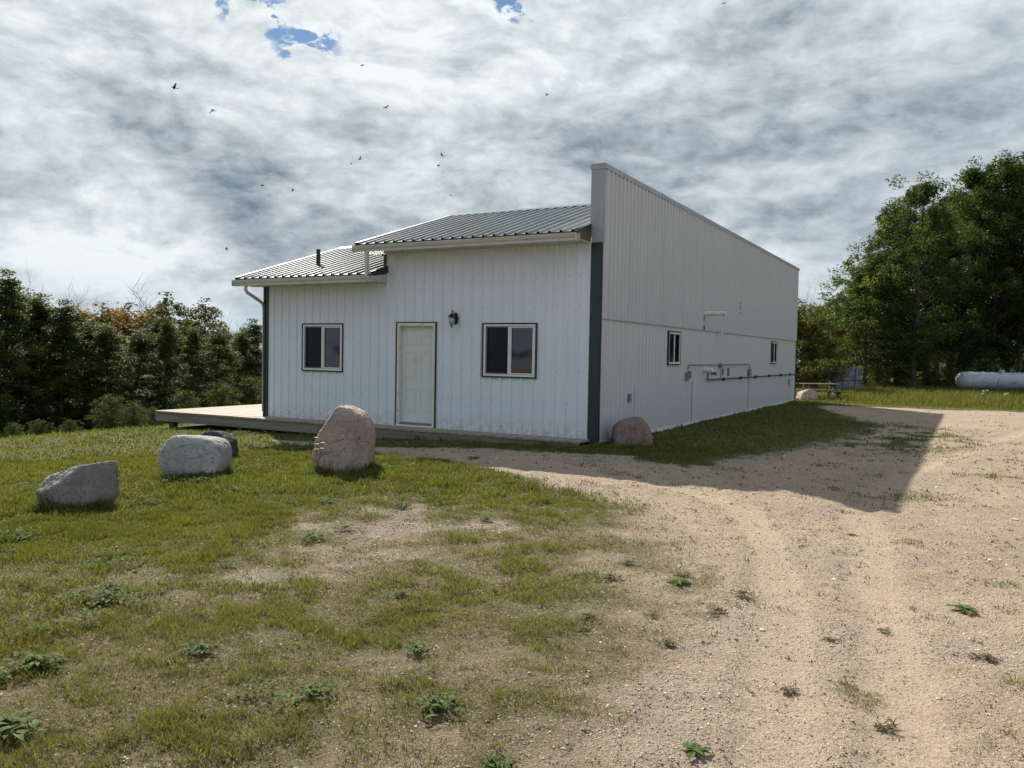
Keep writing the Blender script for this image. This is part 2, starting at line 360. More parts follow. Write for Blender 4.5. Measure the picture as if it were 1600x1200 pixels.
def axis(lo, hi, far0, far1, step, sub):
    a = np.arange(lo, hi, step); g = sub
    L = [lo]; R = [hi]; s = step
    while L[-1] > far0: s *= g; L.append(L[-1]-s)
    s = step
    while R[-1] < far1: s *= g; R.append(R[-1]+s)
    return np.concatenate([np.array(L[1:][::-1]), a, np.array(R)])
xs = axis(-2.5, 8.5, -900, 900, .05, 1.035); ys = axis(-12.6, -3.5, -900, 1100, .05, 1.025)
X, Y = np.meshgrid(xs, ys); xf, yf = X.ravel(), Y.ravel()
g_, d_, c_, t_ = masks(xf, yf)
Z = hg(xf, yf)+rough(xf, yf)
Z = Z-.25*S((np.hypot(xf, yf)-60)/60)
nx, ny = len(xs), len(ys); ii = np.arange(nx*ny).reshape(ny, nx)
F = np.stack([ii[:-1, :-1], ii[:-1, 1:], ii[1:, 1:], ii[1:, :-1]], -1).reshape(-1)
print('ground', nx, ny)
gro = npmesh('ground', np.stack([xf, yf, Z], 1), F, 4, MT['ground'], cols=np.stack([g_, d_, c_, t_], 1), smooth=True); tag(gro, kind='structure')

# ------------------------------------------------------------------ grass (uncountable)
def blades(name, x, y, h, w, lean, col, label, ztop=None, tip=.35):
    n = len(x); z = hg(x, y)+rough(x, y)-.004
    a = rng.random(n)*6.283; b = rng.random(n)*6.283
    dx, dy = np.cos(a), np.sin(a); lx, ly = np.cos(b)*lean*h, np.sin(b)*lean*h
    hz = h*np.sqrt(np.clip(1-lean**2, .03, 1))
    base = np.stack([x, y, z], 1); wv = np.stack([dx*w/2, dy*w/2, 0*w], 1)
    mid = base+np.stack([lx*.35, ly*.35, hz*.55], 1); top = base+np.stack([lx, ly, hz], 1)
    co = np.stack([base-wv, base+wv, mid+wv*.8, mid-wv*.8, top], 1).reshape(-1, 3)
    i = np.arange(n)*5
    F = np.stack([i, i+1, i+2, i, i+2, i+3, i+3, i+2, i+4], 1).reshape(-1)
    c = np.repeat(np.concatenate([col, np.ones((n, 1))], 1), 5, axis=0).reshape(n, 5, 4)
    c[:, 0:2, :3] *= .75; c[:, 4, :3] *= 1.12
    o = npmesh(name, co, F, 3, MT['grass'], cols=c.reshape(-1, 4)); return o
def wedge(r0, r1, n, a0=-52, a1=50):
    r = np.sqrt(rng.random(n)*(r1*r1-r0*r0)+r0*r0); a = np.radians(rng.random(n)*(a1-a0)+a0)+math.atan2(FW[1], FW[0])
    return CAM[0]+r*np.cos(a), CAM[1]+r*np.sin(a)
def in_building(x, y): return ((x > -8.5) & (x < .05) & (y > -.05) & (y < 19.1)) | ((x > -11.4) & (x < -.1) & (y > -.55) & (y < 6.1))
PAL_G = np.array([(.085, .104, .024), (.115, .128, .032), (.060, .076, .020), (.165, .145, .046), (.21, .175, .07)])
PAL_D = np.array([(.24, .185, .09), (.30, .235, .13), (.17, .15, .055), (.36, .29, .18), (.17, .12, .065), (.14, .105, .05)])
XA, YA, HA, WA, LA, CA = [], [], [], [], [], []
for r0, r1, n, w, hs in ((1.2, 3.2, 230000, .0026, .045), (3.2, 5.5, 520000, .0034, .046), (5.5, 9, 640000, .0050, .050), (9, 15, 480000, .009, .062), (15, 32, 300000, .018, .065)):
    x, y = wedge(r0, r1, n); g, d, c, t = masks(x, y)
    ok = (rng.random(n) < g**1.2*(1-.25*d)) & ~in_building(x, y) & (x > -19) & (y < 17.6)
    x, y, g, d = x[ok], y[ok], g[ok], d[ok]; m = len(x)
    tuft = S((fbm(x, y, 5, 3, 10)-.42)/.25)
    dead = rng.random(m) < (.24+.56*d)*(1-.35*tuft)+.2*(1-g)
    h = hs*(.35+1.0*rng.random(m)**1.5)*(.55+.8*tuft)*(.55+.5*g)
    lean = np.where(dead, .55+.43*rng.random(m), .15+.6*rng.random(m)*(1+.2*d)); lean = np.clip(lean, 0, .985)
    cg = PAL_G[rng.integers(0, 5, m)]; cdd = PAL_D[rng.integers(0, 6, m)]
    yel = S((fbm(x, y, .8, 3, 1)-.40)/.25)[:, None]
    cg = cg*(1-.5*yel)+np.array((.19, .185, .045))*.5*yel
    cg = cg*(1-.35*d[:, None])+np.array((.21, .19, .055))*.35*d[:, None]
    col = np.where(dead[:, None], cdd, cg)*(.75+.5*rng.random((m, 1)))
    XA.append(x); YA.append(y); HA.append(h); WA.append(w*(.7+.6*rng.random(m))); LA.append(lean); CA.append(col*.88)
cat_ = np.concatenate
for (u_, d_b, rr0, nb) in ((110, 8.45, .34, 1500), (305, 11.0, .46, 1500), (337, 13.1, .32, 500), (540, 11.35, .42, 1500), (990, 15.0, .40, 700)):
    bx0, by0 = px(u_, d_b); a = rng.random(nb)*6.283; q = rr0*(.72+.42*rng.random(nb)**1.3)
    XA.append(bx0+q*np.cos(a)); YA.append(by0+q*np.sin(a)); HA.append(.06+.14*rng.random(nb)**1.6); WA.append(np.full(nb, .006)); LA.append(.1+.7*rng.random(nb)); CA.append(PAL_G[rng.integers(0, 5, nb)]*(.6+.5*rng.random((nb, 1))))
cat_ = np.concatenate
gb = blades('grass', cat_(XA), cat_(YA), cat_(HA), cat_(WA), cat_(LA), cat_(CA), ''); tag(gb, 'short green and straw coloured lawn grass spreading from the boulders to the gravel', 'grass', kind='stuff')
print('blades', sum(map(len, XA)))
# tall meadow grass in front of the grove
n = 150000; x = rng.uniform(-4, 26, n); y = 18+rng.random(n)**1.2*34
k = fbm(x, y, .5, 3, 3); edge = 17.6+.35*np.clip(x, 0, 40)*.12+(fbm(x, y*0, .8, 3, 1)-.5)*1.2
path = np.abs(y-(20.2+.05*x))
ok = (y > edge) & (rng.random(n) < S((y-edge)/2.5)*.9+.1) & ~((path < .35) & (x > .8) & (rng.random(n) < .92)); x, y, k, edge = x[ok], y[ok], k[ok], edge[ok]; m = len(x)
h = (.07+.30*S((y-edge-1.5)/7))*(.5+rng.random(m)*.8)*(.6+k*.8)
col = np.where((rng.random(m) < .42)[:, None], np.array([(.18, .145, .06)]), np.array([(.115, .12, .032)]))*(.6+.7*rng.random((m, 1)))  # blade tones dimmed and browned to stand for the shade of the trees
tag(blades('tall_grass', x, y, h, .028*(.6+.6*rng.random(m)), .15+.4*rng.random(m), col, ''), 'tall yellow green meadow grass between the gravel and the poplar grove', 'grass', kind='stuff')
# ------------------------------------------------------------------ loose stones
OCT = np.array([(1, 0, 0), (-1, 0, 0), (0, 1, 0), (0, -1, 0), (0, 0, 1), (0, 0, -1.)]); OF = np.array([(0, 2, 4), (2, 1, 4), (1, 3, 4), (3, 0, 4), (2, 0, 5), (1, 2, 5), (3, 1, 5), (0, 3, 5)])
PX, PY, PS = [], [], []
for r0, r1, n, lo, hi in ((1.2, 3.5, 60000, .0018, .0065), (3.5, 6.5, 90000, .0025, .008), (6.5, 11, 90000, .004, .011), (11, 20, 50000, .007, .016), (1.5, 14, 700, .012, .026)):
    x, y = wedge(r0, r1, n); g, d, c, t = masks(x, y)
    ok = (rng.random(n) < (1-.75*g)*(.4+.6*c)*(1-.4*t)) & ~in_building(x, y); x, y = x[ok], y[ok]
    PX.append(x); PY.append(y); PS.append(lo+(hi-lo)*rng.random(len(x))**2.2)
x, y, s_ = cat_(PX), cat_(PY), cat_(PS); n = len(x)
v = OCT[None]*(.65+.5*rng.random((n, 6, 1)))*s_[:, None, None]*np.stack([.8+.7*rng.random(n), .8+.7*rng.random(n), .45+.35*rng.random(n)], 1)[:, None]
v = v+np.random.default_rng(3).normal(0, .16, (n, 6, 3))*s_[:, None, None]
a = rng.random(n)*6.28; ca, sa = np.cos(a)[:, None], np.sin(a)[:, None]; v = np.stack([v[..., 0]*ca-v[..., 1]*sa, v[..., 0]*sa+v[..., 1]*ca, v[..., 2]], -1)
zz = hg(x, y)+rough(x, y)
v += np.stack([x, y, zz+s_*.15], 1)[:, None]
SP = np.array([(.46, .37, .28), (.36, .28, .21), (.62, .57, .50), (.24, .21, .20), (.50, .34, .27), (.30, .30, .31), (.72, .70, .66), (.42, .33, .22)])
cc = SP[rng.choice(8, n, p=[.24, .22, .08, .1, .12, .08, .03, .13])]*(.8+.35*rng.random((n, 1)))
def stone_fn(t, b): t.put(b.inputs['Base Color'], t.node('ShaderNodeAttribute', attribute_name='tint').outputs['Color'])
MT['stone'] = mat('loose_stone', (.4, .4, .4), .85, fn=stone_fn)
tag(npmesh('gravel_stones', v.reshape(-1, 3), (OF[None]+np.arange(n)[:, None, None]*6).reshape(-1), 3, MT['stone'], cols=np.repeat(np.c_[cc, np.ones(n)], 6, 0)), 'loose pebbles scattered over the sandy gravel yard', 'gravel', kind='stuff')

# ------------------------------------------------------------------ the building
B = empty('metal_building', (0, 0, 0), label='white ribbed metal building with green trim, stepped eaves and tall grey side wall', cat='building')
W = 8.27
def ribbed(mb, x0, x1, z0, z1, y, pitch=.2286, off=0.0, hgt=.034, zt=None):
    """vertical ribbed sheet in the xz plane; ribs stand towards -y"""
    pts = []; k = math.floor((x0-off)/pitch)
    pts.append((x0, 0))
    while off+k*pitch < x1:
        c = off+k*pitch
        for dx, dy in ((-.028, 0), (-.013, hgt), (.013, hgt), (.028, 0), (.085, 0), (.09, .003), (.10, .003), (.105, 0), (.125, 0), (.13, .003), (.14, .003), (.145, 0)):
            if x0 < c+dx < x1: pts.append((c+dx, dy))
        k += 1
    pts.append((x1, 0)); i = len(mb.v)
    for (xx, dy) in pts: mb.v += [(xx, y-dy, z0), (xx, y-dy, z1)]
    for j in range(len(pts)-1): mb.f.append((i+2*j, i+2*j+2, i+2*j+3, i+2*j+1))
WL = [(-7.12, -5.947), (-2.461, -1.276)]; WZ = (1.062, 2.113); DX = (-4.535, -3.546); DZ = 2.138; XS = -4.85
m = MB()
cuts = [(-W, XS, 0, 3.12)]
def seg(x0, x1, ztop):
    hole = None
    for a in WL:
        if abs(a[0]-x0) < 1e-6: ribbed(m, x0, x1, -.03, WZ[0], 0); ribbed(m, x0, x1, WZ[1], ztop, 0); return
    if abs(DX[0]-x0) < 1e-6: ribbed(m, x0, x1, DZ, ztop, 0); return
    ribbed(m, x0, x1, -.03, ztop, 0)
for x0, x1, zt in ((-W, WL[0][0], 3.08), (WL[0][0], WL[0][1], 3.08), (WL[0][1], XS, 3.08), (XS, DX[0], 3.64), (DX[0], DX[1], 3.64), (DX[1], WL[1][0], 3.64), (WL[1][0], WL[1][1], 3.64), (WL[1][1], 0, 3.64)):
    seg(x0, x1, zt)
fwm = m; sm = MB()
for gz in (.12, .62, 1.22, 1.82, 2.42, 2.98, 3.5):
    k = math.ceil(-W/.2286)
    while k*.2286 < -.05:
        c = k*.2286+.045+random.uniform(-.006, .006); zz = gz+random.uniform(-.012, .012)
        if not (any(a-.03 < c < b+.03 and WZ[0]-.05 < zz < WZ[1]+.05 for a, b in WL) or (DX[0]-.05 < c < DX[1]+.05 and zz < DZ+.06) or (c < XS and zz > 3.0)) and random.random() < .8:
            sm.box(c-.006, c+.006, -.006, 0, zz-.006, zz+.006)
        k += 1
nf0 = len(fwm.f); off_ = len(fwm.v); fwm.v += sm.v; fwm.f += [tuple(q+off_ for q in f) for f in sm.f]
fwo = fwm.build('front_wall', MT['white'], B); fwo.data.materials.append(MT['oldwood'])
for p_ in fwo.data.polygons[nf0:]: p_.material_index = 1
# body of the building behind the sheets (left, back and inner walls)
m = MB(); m.box(-W, -.24, .12, 6.0, -.4, 3.02); m.box(XS, -.24, .13, 5.99, 3.02, 3.55); m.box(-W+1.5, -.24, 6.0, 19.0, -.4, 3.0)
m.build('inner_walls', MT['white'], B)
m = MB()
def wall_block(x0, x1, z0, z1): m.box(x0, x1, .034, .118, z0, z1)
wall_block(-W+.01, DX[0], -.4, 2.99); wall_block(DX[1], -.25, -.4, 3.6); wall_block(DX[0]+.001, DX[1]-.001, DZ+.01, 3.6)
m.build('wall_core', MT['flash'], B)
# tall side wall
L = 19.07; ZT = 4.958; ZS = 2.19
def corr(mb, y0, y1, z0, z1, x, pitch, amp, n=8):
    P_ = [(y0, 0)]; k = math.floor(y0/pitch)
    while k*pitch < y1:
        for f_, a_ in ((.02, 0), (.36, 0), (.50, 1), (.54, 1), (.84, 1), (.98, 0)):
            if y0 < (k+f_)*pitch < y1: P_.append(((k+f_)*pitch, a_*amp))
        k += 1
    P_.append((y1, 0)); N = len(P_)-1; i = len(mb.v)
    for yy, dx in P_: mb.v += [(x+dx, yy, z0), (x+dx, yy, z1)]
    for j in range(N): mb.f.append((i+2*j, i+2*j+2, i+2*j+3, i+2*j+1))
m = MB(); RW = [(3.745, 4.619), (14.544, 15.447)]; RZ = (1.334, 2.093)
ycur = .012
for a, b in RW: corr(m, ycur, a, -.3, ZS, 0, .2, .009); corr(m, a, b, -.3, RZ[0], 0, .2, .007); corr(m, a, b, RZ[1], ZS, 0, .2, .007); ycur = b
corr(m, ycur, L, -.3, ZS, 0, .2, .007); corr(m, .012, L, ZS, ZT-.08, .010, .2, .036)
m.build('side_wall', MT['grey'], B, smooth=False)
m = MB(); m.box(-.235, -.042, 0.002, L-.002, 3.0, ZT-.05); m.box(-.235, -.042, .12, L-.002, -.3, 3.0); m.build('parapet_core', MT['flash'], B)
m = MB(); m.box(-.24, .036, -.012, .0, 3.555, ZT-.06); m.build('parapet_end_flashing', MT['flash'], B)
m = MB(); m.prism([(-.255, ZT-.10), (.052, ZT-.10), (.052, ZT-.012), (.03, ZT), (-.235, ZT), (-.255, ZT-.02)], 1, -.02, L+.03)
for yy in (3.05, 6.1, 9.15, 12.2, 15.25): m.box(-.258, .0545, yy, yy+.04, ZT-.102, ZT+.003)
m.build('parapet_cap', MT['flash'], B)
m = MB(); m.box(.0, .019, .02, L, ZS-.018, ZS+.002); m.build('seam_flashing', MT['flash'], B)
for yy in (1.76, 5.67, 11.45, 17.9): MB().box(0, .0105, yy, yy+.012, -.2, .93).build('panel_joint', MT['steel'], B)
m = MB(); m.box(0, .02, .03, L, -.14, -.035); m.build('base_trim', MT['trimw'], B)
m = MB(); m.box(-.205, .014, -.034, .0, -.02, 3.552); m.box(.0, .016, -.034, .012, -.02, 3.55); m.build('corner_trim', MT['green'], B, bevel=.004)
m = MB(); m.box(-W-.03, -W+.11, -.034, -.002, -.02, 3.05); m.box(-W-.03, -W, 0, .12, -.02, 3.05); m.build('corner_trim', MT['green'], B, bevel=.004)
m = MB(); m.box(0, .03, L+.001, L+.05, -.3, 3.3); m.build('corner_trim', MT['green'], B)
m = MB(); m.box(XS-.02, XS+.05, -.05, -.001, 3.28, 3.53); m.build('step_flashing', MT['green'], B)
# roofs
def roof(x0, x1, ze, yr, zr, name, back=6.6):
    sl_ = (zr-ze)/(yr+.53); zb = zr-sl_*(back-yr)
    R = empty  # noqa
    mb = MB(); pts = [(x0, 0)]; p = .2286; k = 0
    while x0+.05+k*p < x1:
        c = x0+.05+k*p
        for dx, dz in ((-.034, 0), (-.018, .034), (.018, .034), (.034, 0)):
            if x0 < c+dx < x1: pts.append((c+dx, dz))
        k += 1
    pts.append((x1, 0)); i = len(mb.v); n = len(pts)
    for yy, z in ((-.55, ze-.006), (yr, zr), (back, zb)):
        for xx, dz in pts: mb.v.append((xx, yy, z+dz))
    for r in range(2):
        for j in range(n-1): mb.f.append((i+r*n+j, i+r*n+j+1, i+(r+1)*n+j+1, i+(r+1)*n+j))
    rf = mb.build(name, MT['roof'], B)
    # under-deck, rake trims and ridge cap
    u = MB()
    u.prism([(-.5, ze-.012), (-.5, ze-.14), (0.0, ze-.14), (yr, ze-.14), (back-.1, ze-.14), (back-.1, zb-.0), (yr, zr-.012)], 0, x0+.03, x1-.004)
    u.build('roof_deck', MT['oldwood'], rf)
    c = MB(); c.prism([(yr-.14, zr-.03), (yr-.14, zr-.012), (yr, zr+.045), (yr+.14, zr-.012), (yr+.14, zr-.03)], 0, x0-.01, x1); c.build('ridge_cap', MT['roof'], rf)
    e = MB(); e.prism([(-.56, ze-.10), (-.56, ze+.03), (yr, zr+.035), (yr, zr-.09)], 0, x0-.015, x0+.028)
    e.prism([(yr, zr-.09), (yr, zr+.035), (back, zb+.03), (back, zb-.1)], 0, x0-.015, x0+.028); e.build('rake_trim', MT['green'], rf)
    s2 = MB(); s2.box(x0+.03, x1, -.5, -.001, ze-.155, ze-.142); s2.build('soffit', MT['gutter'], rf)
    fa = MB(); fa.box(x0, x1, -.515, -.501, ze-.165, ze-.02); fa.build('fascia', MT['gutter'], rf)
    d = MB(); d.box(x0, x1, -.565, -.517, ze-.030, ze-.016); d.build('drip_edge', MT['green'], rf)
    g = MB(); g.prism([(-.519, ze-.06), (-.519, ze-.175), (-.60, ze-.175), (-.605, ze-.13), (-.625, ze-.105), (-.64, ze-.06), (-.64, ze-.045), (-.628, ze-.045), (-.62, ze-.10), (-.59, ze-.15), (-.53, ze-.15), (-.53, ze-.06)], 0, x0-.03, x1-.04)
    g.box(x0-.034, x0-.03, -.64, -.519, ze-.175, ze-.045); g.box(x1-.04, x1-.036, -.64, -.519, ze-.175, ze-.045)
    g.build('gutter', MT['gutter'], rf)
    return rf
rl = roof(-8.62, -4.80, 3.10, 3.0, 4.19, 'lower_roof')
ru = roof(-5.19, -.215, 3.70, 3.0, 4.81, 'upper_roof')
m = MB(); m.prism([(-.56, 3.66), (-.56, 3.73), (-.02, 3.90), (-.02, 3.76)], 0, -.2145, -.2405+.003); m.build('rake_flashing', MT['green'], B)
m = MB(); m.prism([(-.50, 3.54), (-.50, 3.655), (-.02, 3.755), (-.02, 3.55)], 0, -.218, -.2405+.004); m.build('roof_end_board', MT['oldwood'], B)
m = MB(); m.prism([(-.5, 2.96), (-.5, 3.05), (-.002, 3.13), (-.002, 2.93)], 0, -4.80, -4.785); m.build('eave_return', MT['gutter'], B)
m = MB(); m.prism([(-.56, 3.085), (-.56, 3.13), (-.002, 3.30), (-.002, 3.15)], 0, -4.80, -4.775); m.build('rake_flashing', MT['green'], B)
m = MB(); m.box(XS, XS+.11, .002, 6.0, 3.0, 3.64); m.build('clerestory_wall', MT['white'], B)
m = MB(); m.lathe([(.085, -.04), (.07, .03), (.055, .08), (.047, .10), (.047, .42), (.04, .42), (.04, .40)], 16, (-7.22, .58, 3.40)); m.build('vent_pipe', MT['black'], B, smooth=False)
m = MB(); m.box(-4.925, -4.855, -.60, -.54, 3.03, 3.54); m.build('downspout', MT['gutter'], B, bevel=.008)
m = MB(); m.tube([(-8.30, -.56, 2.95), (-8.30, -.56, 2.84), (-8.31, -.50, 2.78), (-8.34, -.10, 2.62), (-8.36, .02, 2.56), (-8.36, .05, 2.45), (-8.36, .05, .1)], .038, 10); m.build('downspout', MT['gutter'], B, smooth=True)
# windows in the xz plane (front) and the yz plane (side)
def frame_ring(mb, a0, a1, z0, z1, w, d0, d1, side):
    for (p, q, r, s2) in ((a0, a1, z0, z0+w), (a0, a1, z1-w, z1), (a0, a0+w, z0+w, z1-w), (a1-w, a1, z0+w, z1-w)):
        if side: mb.box(d0, d1, p, q, r, s2)
        else: mb.box(p, q, d0, d1, r, s2)
def window(a0, a1, z0, z1, side=False, label=None):
    def dd(o, i): return (i and -i or 0, o) if side else (-o, i)
    w = MB(); frame_ring(w, a0-.0, a1+.0, z0, z1, .028, *dd(.040, .02), side); root = w.build('window', MT['green'], B)
    if label: root['label'] = label
    f = MB(); frame_ring(f, a0+.028, a1-.028, z0+.028, z1-.028, .038, *dd(.034, .05), side)
    c = (a0+a1)/2
    if side: f.box(-.02, .030, c-.022, c+.022, z0+.073, z1-.073)
    else: f.box(c-.024, c+.02, -.030, .05, z0+.073, z1-.073)
    f.build('window_frame', MT['trimw'], root, bevel=.003)
    g = MB(); q = .012
    if side:
        g.box(.010, .018, a0+.07, c-.022, z0+.07, z1-.07); g.build('glass_pane', MT['screen'], root)
        g = MB(); g.box(.014, .022, c+.022, a1-.07, z0+.07, z1-.07); g.build('glass_pane', MT['glass'], root)
    else:
        g.box(a0+.072, c-.024, .018, .024, z0+.072, z1-.072); g.build('glass_pane', MT['screen'], root)
        g = MB(); g.box(c+.020, a1-.072, .004, .010, z0+.072, z1-.072); g.build('glass_pane', MT['glass'], root)
        s3 = MB(); frame_ring(s3, a0+.073, c-.024, z0+.073, z1-.073, .016, -.012, .012, False); s3.build('screen_frame', MT['steel'], root)
        s4 = MB(); frame_ring(s4, c+.02, a1-.073, z0+.073, z1-.073, .022, -.018, .002, False); s4.build('sash', MT['trimw'], root)
window(*WL[0], *WZ, label='sliding window left of the door'); window(*WL[1], *WZ, label='sliding window right of the door and lamp')
window(*RW[0], *RZ, True, 'near window in the grey side wall'); window(*RW[1], *RZ, True, 'far window in the grey side wall')
# door
dr = empty('door', (0, 0, 0)); dr.parent = B
m = MB(); frame_ring(m, DX[0], DX[1], -.02, DZ, .022, -.036, .02, False); m.build('door_edge_trim', MT['green'], dr)
m = MB(); m.box(DX[0]+.022, DX[0]+.075, -.03, .13, .03, DZ-.022); m.box(DX[1]-.075, DX[1]-.022, -.03, .13, .03, DZ-.022); m.box(DX[0]+.075, DX[1]-.075, -.03, .13, DZ-.085, DZ-.022); m.build('door_frame', MT['peel'], dr, bevel=.003)
m = MB(); x0, x1, z0, z1 = DX[0]+.077, DX[1]-.077, .075, DZ-.087; m.box(x0, x1, .075, .118, z0, z1)
pw = (x1-x0); cols_ = ((x0+.105, x0+pw/2-.05), (x0+pw/2+.05, x1-.105))
for (a, b) in cols_:
    for (c, d) in ((z0+.22, z0+.72), (z0+.88, z0+1.46), (z0+1.60, z0+1.80)):
        for (p, q, r, s2) in ((a, b, c, c+.018), (a, b, d-.018, d), (a, a+.018, c+.018, d-.018), (b-.018, b, c+.018, d-.018)): m.box(p, q, .068, .0755, r, s2)
        m.box(a+.045, b-.045, .070, .0755, c+.045, d-.045)
m.build('door_panel', MT['door'], dr, bevel=.004)
m = MB(); m.box(DX[0]+.024, DX[1]-.024, -.045, .118, .0, .028); m.build('threshold', MT['trimw'], dr); m = MB(); m.box(DX[0]+.077, DX[1]-.077, .0, .075, .0285, .06); m.build('sweep', MT['steel'], dr)
# wall lamp
lp = empty('wall_lamp', (-3.09, 0, 2.2)); lp.parent = B
m = MB(); pr = []
for a in range(16):
    t_a = 2*math.pi*a/16; pr.append((.052*math.cos(t_a), .115*math.sin(t_a)*(1 if abs(math.sin(t_a)) < .95 else 1.05)))
m.prism(pr, 1, -.045, -.004); m.build('back_plate', MT['bronze'], lp, bevel=.006)
m = MB(); m.tube([(0, -.04, .03), (0, -.07, .06), (0, -.10, .115), (0, -.13, .155), (0, -.16, .15), (0, -.175, .11), (0, -.165, .07)], .009, 8); m.build('arm', MT['bronze'], lp, smooth=True)
m = MB(); m.lathe([(.004, .10), (.022, .085), (.05, .06), (.085, .03), (.088, .022), (.05, .024)], 14, (0, -.165, 0)); m.build('lamp_cap', MT['bronze'], lp)
m = MB(); m.lathe([(.045, .022), (.062, -.03), (.060, -.075), (.045, -.11), (.028, -.128)], 14, (0, -.165, 0)); m.build('lamp_glass', MT['lampglass'], lp, smooth=True)
m = MB(); m.lathe([(.032, -.125), (.03, -.137), (.012, -.15), (.010, -.165), (.014, -.175), (.002, -.195)], 12, (0, -.165, 0)); m.build('finial', MT['bronze'], lp)
# services on the side wall
def sbox(y, z, w, h, d, name, mt='steel'): mb = MB(); mb.box(.012, .012+d, y-w/2, y+w/2, z-h/2, z+h/2); return mb.build(name, MT[mt], B, bevel=.006)
m = MB(); m.tube([(.045, 5.2, 1.14), (.045, 5.2, 1.27), (.045, 5.28, 1.33), (.045, 11.3, 1.33), (.045, 11.40, 1.27), (.045, 11.40, 1.15)], .014, 8)
m.tube([(.045, 8.1, 1.33), (.045, 8.1, .96)], .009, 6); m.box(.02, .075, 8.04, 8.16, 1.26, 1.37); m.build('conduit', MT['steel'], B, smooth=True)
sbox(5.15, 1.06, .12, .20, .06, 'junction_box'); sbox(5.38, 1.10, .12, .17, .05, 'junction_box'); sbox(11.42, 1.09, .28, .20, .06, 'junction_box')
m = MB(); m.tube([(.06, 6.82, 1.20), (.06, 6.82, .97), (.06, 6.90, .95), (.06, 19.0, .93), (.06, 19.2, .93)], .018, 8)
for yy in (8.4, 10.3, 12.2, 14.2, 16.1, 17.8): m.box(.012, .09, yy-.03, yy+.03, .90, .98)
m.build('gas_pipe', MT['black'], B, smooth=False)
m = MB(); m.tube([(.0, 6.62, 1.20), (.22, 6.62, 1.20), (.24, 6.62, 1.20)], [.06, .06, .055], 14); m.build('exhaust_stub', MT['trimw'], B, smooth=False)
m = MB(); m.tube([(.0, 6.42, 2.60), (.58, 6.42, 2.60)], .055, 16); m.build('vent_tube', MT['trimw'], B)
m = MB(); m.box(.01, .03, 6.33, 6.51, 2.51, 2.69); m.box(.02, .05, 6.39, 6.45, 2.44, 2.53); m.build('vent_flange', MT['steel'], B)
m = MB(); m.box(.02, .06, 6.38, 6.44, 2.20, 2.31); m.build('wall_hook', MT['black'], B)
m = MB(); m.tube([(.02, 7.75, 2.11), (.14, 7.75, 2.11), (.14, 7.75, 2.24)], .022, 8); m.build('pipe_elbow', MT['trimw'], B)
m = MB(); m.tube([(.01, 7.3, 1.09), (.12, 7.3, 1.09), (.15, 7.3, 1.05)], .018, 8); m.tube([(.10, 7.22, 1.12), (.10, 7.46, 1.12)], .02, 8); m.build('tap', MT['black'], B)
for yy, zz, w_, h_ in ((8.39, 1.14, .07, .16), (8.98, 1.13, .1, .22), (1.46, .70, .11, .16), (17.8, .66, .09, .2)): sbox(yy, zz, w_, h_, .035, 'outlet_box')
for yy, zz in ((10.1, 2.97), (10.1, 3.08), (11.8, 2.93), (10.05, 2.80)): MB().box(.047, .050, yy-.04, yy+.03, zz-.025, zz+.02).build('patch_mark', MT['steel'], B)

# ------------------------------------------------------------------ deck
DK = empty('wooden_deck', (-6, 0, -.3), label='weathered low wooden deck wrapping the front and left end of the building', cat='deck')
def dk(mb, name, mt, **k):
    o = mb.build(name, MT[mt], DK, **k); o.location = (6, 0, .3); return o
m = MB(); x = -11.37
while x < -.16:
    w_ = .138; y1 = 6.2 if x+w_ < -W-.04 else -.005
    y0 = -.52-random.uniform(0, .012)
    if y1 > 0:
        cut = random.uniform(1.5, 4.5); m.box(x, x+w_, y0, cut-.003, -.036, -random.uniform(0, .003)); m.box(x, x+w_, cut+.003, y1, -.036, -random.uniform(0, .003))
    else: m.box(x, min(x+w_, -.15), y0, -.036, -.036, -random.uniform(0.001, .004))
    x += w_+.006
dk(m, 'decking', 'deck')
m = MB(); m.box(-11.37, -6.2, -.505, -.467, -.245, -.038); m.box(-6.195, -2.2, -.505, -.467, -.245, -.038); m.box(-2.195, -.16, -.505, -.467, -.22, -.038); m.box(-11.37, -11.332, -.466, 6.2, -.245, -.038)
dk(m, 'rim_board', 'fascia')
m = MB()
for xx in (-10.9, -8.6, -6.2, -3.9, -1.6): dk(MB().box(xx-.07, xx+.07, -.44, -.30, -.8, -.04), 'support_post', 'oldwood')
for yy in (1.5, 3.5, 5.8): dk(MB().box(-11.2, -11.06, yy, yy+.14, -.8, -.04), 'support_post', 'oldwood')
for yy in (1.0, 2.6, 4.2, 5.8): dk(MB().box(-11.33, -8.4, yy-.2, yy-.16, -.24, -.037), 'joist', 'oldwood')

